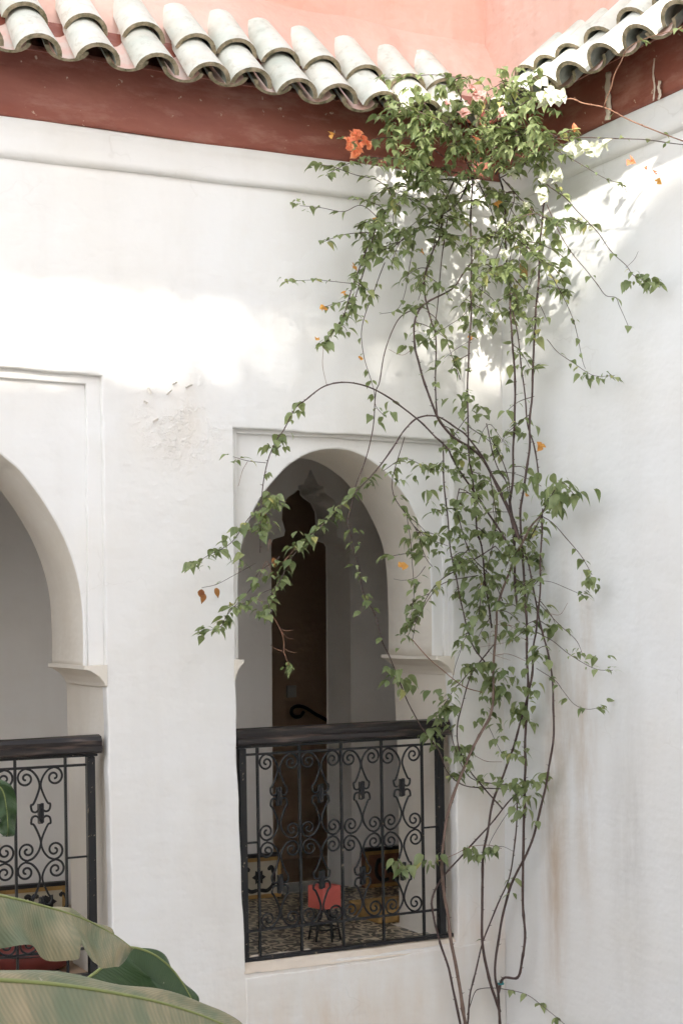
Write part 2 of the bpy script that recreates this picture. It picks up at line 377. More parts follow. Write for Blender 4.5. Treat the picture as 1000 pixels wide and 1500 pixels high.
# second, thinner step of the frame round each arch
def frame_strip(xl, xr, zt, zb, w_, y0, y1):
    pts = [(xl, zb), (xl, zt), (xr, zt), (xr, zb), (xr - w_, zb), (xr - w_, zt - w_ * .7), (xl + w_, zt - w_ * .7), (xl + w_, zb)]
    return plate('frame_step', [jitter_outline(pts, .004, .06, xl)], y0, y1 - y0, .004, 'white_plaster', aw)
frame_strip(-1.384, -.264, 2.312, 1.30, .038, .034, .07)
frame_strip(-3.49, -1.956, 2.50, 1.285, .068, .030, .065)
def impost(xa, xb, z, sgn, seed):
    """corbel moulding on a jamb: xa = jamb face, xb = how far it juts into the opening"""
    prof = [(xa, z - .082), (xa + (xb - xa) * .10, z - .078), (xa + (xb - xa) * .14, z - .066), (xa + (xb - xa) * .35, z - .040), (xa + (xb - xa) * .8, z - .012), (xb, z - .006), (xb, z + .01), (xa, z + .01)]
    m = MB(); ys = [-.006, .002, .1, .25, .4, .5, .53]; k = len(prof); vs = []; fs = []
    for i, y in enumerate(ys):
        sc = .93 if i in (0, len(ys) - 1) else 1.
        for j, (x, zz) in enumerate(prof):
            vs.append((xa + (x - xa) * sc, y, z + (zz - z) * sc + .003 * noise.noise(Vector((x * 9, y * 6, seed)))))
    for i in range(len(ys) - 1):
        for j in range(k):
            q = (i*k+j, i*k+(j+1) % k, (i+1)*k+(j+1) % k, (i+1)*k+j); fs.append(q if sgn > 0 else q[::-1])
    fs.append(tuple(range(k))[::-1] if sgn > 0 else tuple(range(k))); fs.append(tuple(range((len(ys)-1)*k, len(ys)*k)) if sgn > 0 else tuple(range((len(ys)-1)*k, len(ys)*k))[::-1])
    m.add(vs, fs); return m.build('impost', 'reveal_plaster', aw)
impost(-.275, -.372, 1.292, 1, 1.); impost(-1.382, -1.335, 1.292, -1, 2.)
impost(-1.955, -2.05, 1.278, 1, 3.); impost(-3.49, -3.40, 1.278, -1, 4.)
# worn sloping ledges under the railings
def ledge(x0, x1, z0, z1, name='sill'):
    m = MB()
    def fn(u, v):
        x = x0 + (x1 - x0) * u; q = Vector((x * 9, v * 2.1, z0)); q3 = Vector((x * 30, v * 6, 2))
        y = -.004 + .075 * v; z = z0 + (z1 - z0) * v ** .8 + .010 * noise.noise(q) * (.3 + v) + .005 * noise.noise(q3)
        if v == 1: y = .075; z = z1 - .06
        return (x, y, z)
    m.grid(fn, 90, 8); return m.build(name, 'ledge_plaster', aw, smooth=True)
ledge(-1.345, -.255, -.055, .012); ledge(-3.51, -1.93, -.063, .0)
# slightly proud plaster below the window, running into the corner
pr = [(-1.338, -.079), (-1.1, -.072), (-.7, -.062), (-.30, -.045), (-.003, -.035), (-.003, -3.4), (-1.33, -3.4)]
plate('plaster_coat', [jitter_outline(pr, .006, .05, 8)], -.007, .02, .006, 'white_plaster', aw)
COR = [(0, 3.362), (.018, 3.364), (.03, 3.376), (.032, 3.395), (.026, 3.43), (.018, 3.465), (.02, 3.49), (.03, 3.515), (.0, 3.53)]
sweep('cornice', COR, -8.6, -.0, 'X', 'white_plaster', aw, .006, .07, 1.3, .012)
# curled plaster flakes and a peeled patch
for px, py, a, ln in ((218, 573, -1.05, .03), (213, 590, -.4, .018), (277, 566, .45, .034), (248, 575, .75, .03), (228, 616, .5, .026), (256, 562, .5, .02)):
    c0 = onY(px, py, -.010); m = MB(); wd = .009
    def fn(u, v, c0=c0, a=a, ln=ln, wd=wd):
        du, dv = (u - .5) * ln, (v - .5) * wd * (1 - .5 * abs(u - .5)); ca, sa = math.cos(a), math.sin(a)
        return (c0.x + du * ca - dv * sa, c0.y - .010 * v * v - .002 * u, c0.z + du * sa + dv * ca + .003 * noise.noise(Vector((u * 4, v, px))))
    m.grid(fn, 8, 3); o = m.build('plaster_flake', 'flake_plaster', aw); sm = o.modifiers.new('s', 'SOLIDIFY'); sm.thickness = .003

# ------------------------------------------------------------------ side wall on the right
sw = tag(empty('side_wall', (0, 0, 0)), 'white plaster wall on the right with brown water stains', 'wall')
plate('plaster_face', [jitter_outline(rect(-.5, 9, -3.5, 3.70), 0, .5)], 0, .45, .004, 'side_plaster', sw, axis='X')
CORR = [(0, 3.41), (.018, 3.412), (.03, 3.424), (.034, 3.445), (.028, 3.475), (.02, 3.505), (.022, 3.53), (.032, 3.555), (.0, 3.575)]
sweep('cornice', CORR, -9, .0, 'Y', 'side_plaster', sw, .006, .07, 4.3).data.flip_normals()
pg = MB(); p0 = onX(770, 396, 0); pg.box((p0.x - .03, p0.y - .012, p0.z - .035), (p0.x + .02, p0.y + .012, p0.z + .03))
bevel(tag(pg.build('wooden_peg', 'ochre_paint'), 'small brown wooden peg stuck in the wall corner among the vines', 'peg'), .003)

# ------------------------------------------------------------------ tiled eaves
EO, EZ, SL = .30, 3.655, .95                                    # overhang, pan low point at the rim, slope
def arc_tile(kind, r0, r1, L, th=.013, n=10, sag=1.):
    """half-round tile along +Y rising by nothing (sloped by its matrix); cover opens down, pan opens up"""
    m = MB(); A = rad(86); rows = 4
    def pt(u, v, off):
        a = -A + 2 * A * u; r = r0 + (r1 - r0) * v + off
        x = math.sin(a) * r; z = (math.cos(a) * r if kind == 'cover' else -math.cos(a) * r) * sag
        return (x, L * v, z)
    o_ = th if kind == 'cover' else 0.; i_ = 0. if kind == 'cover' else th
    fl = kind != 'cover'
    top, bot = (th, 0.) if kind == 'cover' else (0., th)         # radial offset of the upper / lower faces
    m.grid(lambda u, v: pt(u, v, top), n, rows, 0, flip=fl)
    m.grid(lambda u, v: pt(u, v, bot), n, rows, 2, flip=not fl)
    m.grid(lambda u, v: pt(u, 0, th * v), n, 1, 1); m.grid(lambda u, v: pt(u, 1, th * v), n, 1, 1, flip=True)
    m.grid(lambda u, v: pt(0, u, th * v), rows, 1, 1, flip=True); m.grid(lambda u, v: pt(1, u, th * v), rows, 1, 1)
    return m
def eave(label, xs, end0, end1, side, tops):
    root = tag(empty('tiled_eave', (0, 0, 0)), label, 'eave')
    cov = arc_tile('cover', .074, .060, .30, .019, 12, .92).mesh('cover_tile', ['tile_glaze', 'tile_clay', 'tile_inside'], True)
    pan = arc_tile('pan', .070, .062, .56, .019, 12, .62).mesh('pan_tile', ['pan_pink', 'tile_clay', 'tile_inside'], True)
    for me in (cov, pan):
        try: me.set_sharp_from_angle(angle=rad(40))
        except Exception: pass
    ang = math.atan(SL)
    def place(me, name, s_, dist, dz, yawj=0., tilt=0., roll=0.):
        y = -EO + dist * math.cos(ang); z = dz + dist * math.sin(ang)
        base = Matrix.Rotation(yawj, 4, 'Z') @ Matrix.Rotation(ang + tilt, 4, 'X') @ Matrix.Rotation(roll, 4, 'Y')
        if side: mw = Matrix.Translation((y, s_, z)) @ Matrix.Rotation(-math.pi / 2, 4, 'Z') @ base
        else: mw = Matrix.Translation((s_, y, z)) @ base
        link(name, me, root, mw)
    for s_ in xs:
        j = R.uniform(-.006, .006)
        place(cov, 'cover_tile', s_ + j, -.004 + R.uniform(-.012, .012), EZ + .008 + R.uniform(-.004, .004), R.uniform(-.05, .05), -.02)
        place(cov, 'cover_tile', s_ + j + R.uniform(-.006, .006), .195 + R.uniform(-.02, .02), EZ + .036 + R.uniform(-.005, .005), R.uniform(-.06, .06), .02)
    for a, b_ in zip(xs[:-1], xs[1:]):
        place(pan, 'pan_tile', (a + b_) / 2 + R.uniform(-.005, .005), R.uniform(-.012, .012), EZ + .046 + R.uniform(-.004, .004), R.uniform(-.04, .04), 0, R.uniform(-.06, .06))
    # bedding under the tiles and the painted board below
    bed = [(.10, EZ + .215), (.18, EZ + .06), (.20, EZ + .055), (-.16, EZ + .03 + .36 * SL), (-.16, EZ + .215)]
    bo = sweep('tile_bedding', bed, end0, end1, 'Y' if side else 'X', 'fascia_paint', root, .004)
    fl = [(.13, EZ + .12), (.06, EZ + .25), (-.01, EZ + .40), (-.07, EZ + .51), (-.13, EZ + .60)]
    fi = sweep('mortar_fillet', fl, end0, end1, 'Y' if side else 'X', 'pink_plaster', root, .02, .05)
    if side: fi.data.flip_normals()
    z0 = 3.52 if not side else 3.565
    fb = [(0, z0 + .004), (.024, z0), (.034, z0 + .012), (.042, z0 + .08), (.055, EZ + .10), (.07, EZ + .15), (.075, EZ + .17)]
    fo = sweep('fascia_board', fb, end0, end1, 'Y' if side else 'X', 'fascia_paint', root, .006, .06, 2.2, 0. if side else .012)
    if side: bo.data.flip_normals(); fo.data.flip_normals()
    return root
XS = [-2.324, -2.085, -1.834, -1.612, -1.424, -1.211, -1.018, -.81, -.60, -.41]
x = XS[0]
while x > -8.4: x -= R.uniform(.215, .24); XS.insert(0, x)
ev = eave('pale green glazed tile eave over the arches on a red board', XS, -8.6, .0, False, 0)
YS = [-.47, -.64, -.813, -.999, -1.216, -1.433, -1.65]
y = YS[-1]
while y > -8.6: y -= R.uniform(.205, .225); YS.append(y)
ev2 = eave('pale glazed tile eave on the right hand wall', YS[::-1], -9., -.0, True, 0)
# mortar drips on the right board
for (px, py0, py1, w0) in ((890, 105, 176, .02), (832, 118, 150, .008), (957, 85, 148, .006), (965, 118, 146, .01)):
    a = onX(px, py0, -.055); b_ = onX(px, py1, -.045); m = MB()
    pts = crom([a, a.lerp(b_, .35) + Vector((0, .006, 0)), a.lerp(b_, .7) + Vector((0, -.006, 0)), b_], 5)
    m.tube([Vector((p.x, p.y, p.z)) for p in pts], [w0 * (.55 + .45 * abs(math.sin(i * .9 + px))) for i in range(len(pts))], 7)
    o = m.build('mortar_drip', 'ledge_plaster', ev2, smooth=True)
    for v in o.data.vertices: v.co.x = -.05 + (v.co.x + .05) * .35

# ------------------------------------------------------------------ pink parapets above the eaves
def parapet(label, axis, c0, a, b_, zt):
    root = tag(empty('parapet_wall', (0, 0, 0)), label, 'wall')
    if axis == 'Y': plate('render_coat', [jitter_outline(rect(a, b_, 3.72, zt), .01, .15, 4)], c0, .3, .015, 'pink_plaster', root)
    else: plate('render_coat', [jitter_outline(rect(a, b_, 3.72, zt), .01, .15, 9)], c0, .3, .015, 'pink_plaster', root, axis='X')
parapet('pink plaster parapet rising behind the tiles over the arches', 'Y', .10, -8.6, .15, 4.46)
parapet('sunlit pink plaster parapet behind the right hand tiles', 'X', -.02, -.35, 9., 4.9)

# ------------------------------------------------------------------ gallery behind the arches
FZ = -.03; YB = 1.6
iw = tag(empty('inner_wall', (0, 0, 0)), 'dim inner gallery wall with a lobed doorway', 'wall')
cx = (onY(397, 1000, YB).x + onY(515, 1000, YB).x) / 2
lob = [(.25, FZ), (.25, 1.90), (.235, 1.925), (.17, 1.945), (.165, 1.97), (.185, 2.03), (.18, 2.10), (.15, 2.155), (.10, 2.185), (.085, 2.20), (.085, 2.225), (.05, 2.235), (.03, 2.27), (0, 2.33)]
dl = [(cx + h, z) for h, z in lob] + [(cx - h, z) for h, z in lob[::-1][1:]]
plate('plaster_face', [rect(-6.2, 1.5, FZ, 2.9), dl[::-1]], YB, .30, .006, 'inner_plaster', iw)
sp = MB(); sp.box((-6.2, YB - .02, FZ), (cx - .26, YB + .01, FZ + .05)); sp.build('skirting', 'cream_paint', iw)
gf = MB(); gf.box((-6.2, .56, FZ - .2), (1.5, 4.2, FZ - .012)); gf.box((-3.5, .078, FZ - .1), (-1.94, .5597, FZ - .013)); gf.box((-1.37, .078, FZ - .1), (-.26, .5597, FZ - .013)); gfo = tag(gf.build('gallery_floor', 'passage_plaster'), 'gallery floor of black and cream patterned tiles', kind='structure')
gc = MB(); gc.box((-6.2, .5, 2.8), (1.5, 4.2, 2.95)); tag(gc.build('gallery_ceiling', 'inner_plaster'), 'plastered gallery ceiling', kind='structure')
ge = MB(); ge.box((1.45, .5, FZ), (1.6, 2.0, 2.8)); ge.box((-6.3, .5, FZ), (-6.2, 4.2, 2.8)); tag(ge.build('gallery_end_wall', 'inner_plaster'), 'end walls closing the gallery', kind='structure')
ps = MB(); ps.box((-.9, 1.91, FZ), (-.75, 3.4, 2.8)); ps.box((1.2, 1.91, FZ), (1.35, 3.4, 2.8)); ps.box((-.9, 2.75, FZ), (1.35, 2.9, 2.8)); ps.box((-.75, 1.91, 2.6), (1.2, 3.4, 2.65))
tag(ps.build('passage_wall', 'passage_plaster'), 'dark passage walls behind the doorway', kind='structure')
tl = MB(); TS = .20; tl.box((-TS / 2 + .0015, -TS / 2 + .0015, -.012), (TS / 2 - .0015, TS / 2 - .0015, 0)); tme = tl.mesh('tile', 'floor_tile')
k = 0
for j in range(8):
    for i in range(17):
        xx, yy = -2.55 + i * TS, .19 + j * TS
        if yy < .6 and not (-1.36 < xx - .1 and xx + .1 < -.20 or xx + .1 < -1.88): continue
        o = link('tile', tme, gfo, Matrix.Translation((-2.55 + i * TS, .19 + j * TS, FZ - .0 + R.uniform(-.001, .001))) @ Matrix.Rotation(R.choice((0, 1, 2, 3)) * math.pi / 2, 4, 'Z')); k += 1

# painted dado panels
def panel(x0, x1, z0, z1, y, label, ground):
    root = tag(empty('painted_panel', ((x0 + x1) / 2, y, z0)), label, 'panel'); hw = (x1 - x0) / 2; h = z1 - z0
    bevel(MB().box((-hw, 0, 0), (hw, .05, h)).build('board', ground, root), .004)
    fr = MB(); bw = .02
    for a, b_ in (((-hw, -.006, h - bw), (hw, .0, h)), ((-hw, -.006, 0), (hw, .0, bw)), ((-hw, -.005, bw), (-hw + bw, 0, h - bw)), ((hw - bw, -.005, bw), (hw, 0, h - bw))): fr.box(a, b_)
    fr.build('border', 'ochre_paint', root)
    MB().box((-hw, -.009, h + .001), (hw, .03, h + .02)).build('dark_edge', 'motif_paint', root)
    n = max(1, round(2 * hw / .24))
    for i in range(n):
        c0 = -hw + (i + .5) * 2 * hw / n; m = MB()
        for k in range(6):                                      # petals
            a = k * math.pi / 3; r = .034; q = Vector((c0 + math.cos(a) * r * .6, -.004, h * .52 + math.sin(a) * r * .6)); dv = Vector((math.cos(a), 0, math.sin(a))); pv = Vector((-math.sin(a), 0, math.cos(a)))
            m.add([q - dv * .02, q + pv * .014, q + dv * .022, q - pv * .014], [(3, 2, 1, 0)])
        m.build('flower_motif', 'motif_paint', root)
        for s in (-1, 1):
            m = MB(); pts = crom([Vector((c0 + s * x_, -.003, h * z_)) for x_, z_ in ((.01, .2), (.05, .18), (.085, .32), (.09, .55), (.075, .75), (.055, .68))], 5)
            m.tube(pts, [.009, *[.011] * (len(pts) - 2), .004], 6); o = m.build('scroll_motif', 'motif_paint', root)
            for v in o.data.vertices: v.co.y = -.003 + (v.co.y + .003) * .25
xa = onY(352, 1280, YB - .05); 
panel(onY(340, 1280, YB).x, onY(405, 1280, YB).x, FZ, .19, YB - .055, 'cream panel with black flower scroll and ochre border left of the doorway', 'cream_paint')
panel(onY(528, 1280, YB).x, onY(600, 1280, YB).x, FZ, .175, YB - .055, 'darker panel with black scrolls low on the wall right of the doorway', 'brown_motif')
panel(onY(-10, 1280, YB).x, onY(92, 1280, YB).x, FZ, .13, YB - .055, 'cream panel with black arch motif behind the left railing', 'cream_paint')
tw = MB(); q0 = onY(640, 1370, .62); tw.box((-.36, .58, FZ + .001), (.0, .9, FZ + .07)); bevel(tag(tw.build('floor_tray', 'ochre_paint'), 'low ochre wooden box on the floor at the right end of the window', 'box'), .006)

# small red table on black wire legs
YT = .36
c0 = onY(475, 1313, YT); hb = .056
rtb = tag(empty('side_table', (c0.x, YT, FZ)), 'small red cube table on thin black metal legs behind the railing', 'table'); rtb.rotation_euler.z = rad(14)
zb = c0.z - FZ
bevel(MB().box((-hb, -hb, zb - .052), (hb, hb, zb + .054)).build('cube_top', 'red_paint', rtb), .006, 3)
for i in range(6):
    a = i * math.pi / 3 + .3; m = MB()
    m.tube(crom([Vector((math.cos(a) * .022, math.sin(a) * .022, zb - .06)), Vector((math.cos(a) * .035, math.sin(a) * .035, zb - .1)), Vector((math.cos(a) * .055, math.sin(a) * .055, zb * .5)), Vector((math.cos(a) * .075, math.sin(a) * .075, .004))], 5), .005, 6); m.build('leg', 'black_iron', rtb, True)
m = MB(); m.tube([Vector((math.cos(a) * .066, math.sin(a) * .066, .06)) for a in np.linspace(0, 2 * math.pi, 20)], .004, 6); m.build('ring', 'black_iron', rtb, True)
# plate and stair rail inside the dark doorway
sp0 = onY(428, 1013, 2.73)
bevel(tag(MB().box((sp0.x - .033, 2.735, sp0.z - .038), (sp0.x + .033, 2.752, sp0.z + .038)).build('switch_plate', 'switch_white'), 'faint square plate on the wall inside the dark doorway', 'switch'), .004)
pts = [onY(*p, 2.6) for p in ((445, 1042), (440, 1049), (432, 1050), (427, 1045), (428, 1038), (436, 1034), (448, 1037), (462, 1046), (480, 1056), (510, 1075), (540, 1092))]
m = MB(); m.tube(crom(pts, 6), .011, 8); hr = tag(m.build('stair_rail', 'black_iron', None, True), 'curled black iron stair rail end inside the dark doorway', 'handrail')
m = MB(); p_ = Vector(pts[-2]); m.tube([p_, Vector((p_.x, p_.y, FZ))], .01, 8); m.build('baluster', 'black_iron', hr)
# red pouf behind the left railing
pf = tag(empty('floor_pouf', (-2.17, .48, FZ)), 'red leather pouf on the floor behind the left railing', 'pouf')
m = MB(); nn = 24
prof = [(.0, .33), (.10, .332), (.19, .315), (.245, .27), (.262, .17), (.245, .07), (.20, .01), (.0, .0)]
m.grid(lambda u, v: (lambda q: (math.cos(-u * 2 * math.pi) * q.x * (1 + .02 * math.cos(u * 16 * math.pi)), math.sin(-u * 2 * math.pi) * q.x * (1 + .02 * math.cos(u * 16 * math.pi)), q.y))(crom([Vector((a, b_, 0)) for a, b_ in prof], 2)[round(v * 14)]), 48, 14, flip=True)
m.build('cushion', 'red_leather', pf, True)
m = MB(); m.tube([Vector((math.cos(a) * .262, math.sin(a) * .262, .2)) for a in np.linspace(0, 2 * math.pi, 40)], .006, 6); m.build('seam', 'motif_paint', pf, True); pf.scale = (.8, .8, .42)

# ================================================================== iron balustrades
def s_scroll(w_, h):
    """one S-scroll in the right-hand upper quarter of a cell: volute by the bar, foot curled in at the collar"""
    c = Vector((.60 * w_, 0, h - .40 * w_)); pts = []
    r1 = .385 * w_
    for k in range(35):                                          # inner end -> round to the top of the volute
        f = k / 34; a = math.pi / 2 - (1 - f) * 3.0 * math.pi   # ends pointing up
        r = r1 * (.17 + .83 * f ** 1.15); pts.append(c + Vector((math.cos(a) * r, 0, math.sin(a) * r)))
    rest = [(.36 * w_, h - .11 * w_), (.14 * w_, h - .37 * w_), (.04 * w_, h - .70 * w_), (.13 * w_, h - 1.05 * w_), (.30 * w_, h - 1.42 * w_), (.405 * w_, .36 * w_), (.36 * w_, .13 * w_), (.20 * w_, .075 * w_), (.07 * w_, .20 * w_), (.05 * w_, .38 * w_)]
    tail = crom([pts[-1]] + [Vector((x, 0, z)) for x, z in rest], 5)
    return pts + tail[1:]
def balustrade(label, x0, x1, zt, bars, y, z_top, z_bot, seed, rz=0.):
    root = tag(empty('iron_balustrade', (x0, y, 0)), label, 'railing', 'iron balustrades in the arches')
    X = lambda x: x - x0
    # hand rail: moulded wood
    prof = [(-.038, -.022), (-.047, -.012), (-.047, .004), (-.036, .012), (-.040, .030), (-.028, .046), (0, .052), (.028, .046), (.040, .030), (.036, .012), (.047, .004), (.047, -.012), (.038, -.022), (0, -.026)]
    m = MB(); n = 24; kk = len(prof); vs = []; fs = []
    for i in range(n + 1):
        xx = X(x0) - .012 + (x1 - x0 + .028) * i / n
        for a, b_ in prof: vs.append((xx, a + .002 * noise.noise(Vector((xx * 6, a * 40, seed))), zt - .05 + b_ + .0035 * noise.noise(Vector((xx * 3, b_ * 30, seed + 3)))))
    for i in range(n):
        for j in range(kk): fs.append((i*kk+j, i*kk+(j+1) % kk, (i+1)*kk+(j+1) % kk, (i+1)*kk+j))
    fs.append(tuple(range(kk))[::-1]); fs.append(tuple(range(n*kk, (n+1)*kk))); m.add(vs, fs[::1]); m.f = [f[::-1] for f in m.f]
    m.build('handrail', 'worn_wood', root)
    MB().box((X(x0) - .005, -.012, zt - .086), (X(x1) + .005, .012, zt - .0765)).build('top_strip', 'black_iron', root)
    for xx in (x0 + .022, x1 - .024):
        bevel(MB().box((X(xx) - .017, -.017, .002), (X(xx) + .017, .017, zt - .087)).build('post', 'black_iron', root), .003)
    lo = MB(); lo.box((X(x0) - .01, -.02, -.016), (X(x1) + .03, .02, .0015)); bevel(lo.build('bottom_plate', 'black_iron', root), .004)
    r = .0062
    for zz, nm in ((z_top, 'upper_rail'), (z_bot, 'lower_rail')):
        m = MB(); m.box((X(x0) + .04, -.006, zz - .005), (X(x1) - .042, .006, zz + .005)); m.build(nm, 'black_iron', root)
    for xb in bars:
        m = MB(); m.box((X(xb) - .0048, -.0065, .002), (X(xb) + .0048, .0065, zt - .087)); m.build('bar', 'black_iron', root)
    zm = (z_top + z_bot) / 2; h = (z_top - z_bot) / 4
    for xb in (bars[0], bars[-1]):
        e = x0 + .04 if xb == bars[0] else x1 - .042
        m = MB(); m.box((min(X(xb), X(e)), -.004, zm - .004), (max(X(xb), X(e)), .004, zm + .004)); m.build('stay', 'black_iron', root)
    meshes = {}
    for a, b_ in zip(bars[:-1], bars[1:]):
        w_ = (b_ - a) / 2 - .003; cxx = X((a + b_) / 2); key = round(w_, 3)
        if key not in meshes:
            mm = MB(); mm.tube(s_scroll(w_, h - .002), .0047, 6); meshes[key] = mm.mesh('scroll', 'black_iron', True)
        for row in (0, 1):
            zc = z_top - h - row * 2 * h
            for sx in (1, -1):
                for sz in (1, -1):
                    link('scroll', meshes[key], root, Matrix.Translation((cxx, R.gauss(0, .0015), zc + R.gauss(0, .0008))) @ Matrix.Rotation(R.gauss(0, .018), 4, 'Y') @ Matrix.Diagonal((sx, 1, sz, 1)))
            cm = MB()
            cm.box((cxx - .011, -.010, zc - .040), (cxx - .001, .010, zc + .040)); cm.box((cxx + .002, -.009, zc - .036), (cxx + .011, .009, zc + .043)); cm.box((cxx - .004, -.013, zc - .02), (cxx + .006, .013, zc + .024)); cm.build('collar', 'black_iron', root)
    return root
YR = .05
bx = [onY(px, 1200, YR).x for px in (380, 441, 502, 561, 620)]
bl1 = balustrade('black wrought iron balustrade with heart scrolls in the right hand arch', onY(350, 1200, YR).x, onY(652, 1200, YR).x, 1.0, bx, YR, .885, .115, 1)
bl1.rotation_euler.y = -.010
bxl = [onY(100, 1200, YR).x - .004 - i * .2105 for i in range(7)][::-1]
bl2 = balustrade('black wrought iron balustrade behind banana leaves in the left arch', -3.46, onY(143, 1150, YR).x, .985, bxl, YR, .865, .105, 2)
bl2.rotation_euler.y = -.008

# ================================================================== climbing vine
vine = tag(empty('climbing_vine', tuple(P(732, 1500, .06))), 'flowering vine with thin woody stems climbing the corner to the eave', 'vine')
VO = Vector(vine.location)
LEAVES = []                                                     # (matrix, tint, size)
FLOW = []
def leaf_shape(lw=.62, fold=.28, curl=.5, dome=.25):
    """ovate, pointed, folded along the midrib, margins falling away, tip drooping"""
    vs = []; fs = []
    st = [(0, .10), (.04, .46), (.14, .82), (.30, 1.), (.48, .93), (.66, .66), (.83, .30), (1., 0.)]
    for v, w_ in st:
        z = -curl * v * v * .5; h = w_ * lw * .5
        for k in (-1, -.55, 0, .55, 1): vs.append((h * k, v - .05 * (abs(k) if v < .1 else 0), z + fold * h * abs(k) - dome * h * k * k))
    n = len(st)
    for i in range(n - 1):
        for k in range(4):
            a = i * 5 + k
            if i == n - 2: fs.append((a, a + 1, (i + 1) * 5 + 2))
            else: fs.append((a, a + 1, a + 6, a + 5))
    return vs, fs
LS = [leaf_shape(lw, fo, cu) for lw, fo, cu in ((.66, .30, .9), (.72, .45, 1.25), (.60, .22, .7), (.70, .6, 1.5))]
def add_leaf(p, out, size, tint=None, droop=.2, kind=None):
    d = Vector(out); d.z -= droop * R.uniform(.3, 1.4)
    if d.length < 1e-4: d = Vector((0, -1, -.3))
    d.normalize(); up = Vector((R.gauss(0, .30), R.gauss(-.05, .34), 1)); up = (up - d * up.dot(d))
    if up.length < .05: up = d.orthogonal()
    up.normalize(); xx = d.cross(up)
    s = size
    mt = Matrix(((xx.x*s, d.x*s, up.x*s, p.x), (xx.y*s, d.y*s, up.y*s, p.y), (xx.z*s, d.z*s, up.z*s, p.z), (0, 0, 0, 1)))
    LEAVES.append((mt, R.betavariate(2, 2.4) * .85 if tint is None else tint, R.randrange(len(LS)), s))
def inside_ok(p): return p.y < -.012 and p.x < -.012
def clampw(p):
    p = Vector(p)
    if p.z > -5 and p.y > -.02 and not (-1.33 < p.x < -.3 and 0 < p.z < 2.2): p.y = -.02
    p.x = min(p.x, -.02); return p
def branch(pix, d0, d1, r0, r1, dens=0., size=.047, mat='stem_bark', tip=0, k=5, start=0., name='stem', wob=.006, young=0., droop=.2):
    n = len(pix); pts = []
    for i, (px, py) in enumerate(pix):
        f = i / (n - 1); pts.append(P(px, py, d0 + (d1 - d0) * f))
    sd = R.uniform(0, 99)
    c = crom(pts, k); c = [p + Vector((noise.noise(p * 7 + Vector((sd, 0, 0))), noise.noise(p * 7 + Vector((0, sd, 0))), 0)) * wob for p in c]
    c = [clampw(p) for p in c]
    m = MB(); L = len(c); kn = R.uniform(.5, .9)
    rr = [.72 * (r0 + (r1 - r0) * i / (L - 1)) * (1 + .16 * noise.noise(c[i] * 28) + .22 * max(0, math.sin(i * kn + sd)) ** 10) for i in range(L)]
    m.tube([p - VO for p in c], rr, 7)
    if r0 > .0038:
        for i in range(2, L - 1, 2):
            a = R.uniform(0, 6.28); dv = Vector((math.cos(a), math.sin(a), R.uniform(.1, .6))).normalized(); b_ = c[i] - VO
            m.tube([b_, b_ + dv * (rr[i] + .004), b_ + dv * (rr[i] + R.uniform(.007, .012))], [.0024, .0016, .0004], 4)
    m.build(name, mat, vine, True)
    if dens > 0:
        acc = 0.; nodes = []
        for i in range(1, L):
            seg = (c[i] - c[i-1]).length; f = i / L
            if f < start: continue
            acc += seg * dens * (.6 + .8 * f)
            while acc > 1: acc -= 1; nodes.append((c[i].lerp(c[i-1], R.random()), (c[i] - c[i-1]).normalized()))
        for p, t in nodes: leaf_node(p, t, size, young, droop)
    if tip:
        t = (c[-1] - c[-3]).normalized()
        for _ in range(tip): leaf_node(c[-1] + Vector((R.gauss(0, .012), R.gauss(0, .012), R.gauss(0, .012))), t, size, young, droop)
    return c
def leaf_node(p, t, size, young=0., droop=.2):
    for _ in range(R.choice((1, 2, 2, 3))):
        a = R.uniform(0, 2 * math.pi); o = Vector((math.cos(a), math.sin(a) * .8 - .12, R.uniform(-.1, .35))) + t * .4
        s = size * .92 * R.choice((R.uniform(.35, .8), R.uniform(.75, 1.25))); q = p + o.normalized() * R.uniform(.004, .018)
        q.y = min(q.y, -.015) if not (-1.33 < q.x < -.3 and 0 < q.z < 2.2) else q.y; q.x = min(q.x, -.03)
        tn = None
        if R.random() < .035 + young * .2: tn = R.uniform(.86, 1.)
        add_leaf(q, o, s, tn, droop)
def twigs(c, n, ln, d_bias, dens, size=.045, f0=0., f1=1., up=.0, side=None):
    """short leafy side shoots off a stem centre line c"""
    for _ in range(n):
        i = int((f0 + (f1 - f0) * R.random()) * (len(c) - 2)); p = c[i]
        a = R.uniform(0, 2 * math.pi) if side is None else side + R.gauss(0, .6)
        d = Vector((math.cos(a), math.sin(a) * .6 - .15, R.uniform(-.5, .5) + up)).normalized(); L = ln * R.uniform(.4, 1.1); pts = [p]
        for s in range(4):
            d = (d + Vector((R.gauss(0, .16), R.gauss(0, .16), -.20 + R.gauss(0, .1)))).normalized(); q = pts[-1] + d * L / 4; pts.append(clampw(q))
        cc = crom(pts, 3); m = MB(); m.tube([q - VO for q in cc], [.0022 - .0012 * j / len(cc) for j in range(len(cc))], 5); m.build('twig', 'stem_bark', vine, True)
        acc = 0
        for j in range(1, len(cc)):
            acc += (cc[j] - cc[j-1]).length * dens
            while acc > 1: acc -= 1; leaf_node(cc[j], (cc[j] - cc[j-1]).normalized(), size)
        leaf_node(cc[-1], (cc[-1] - cc[-2]).normalized(), size)

B = branch
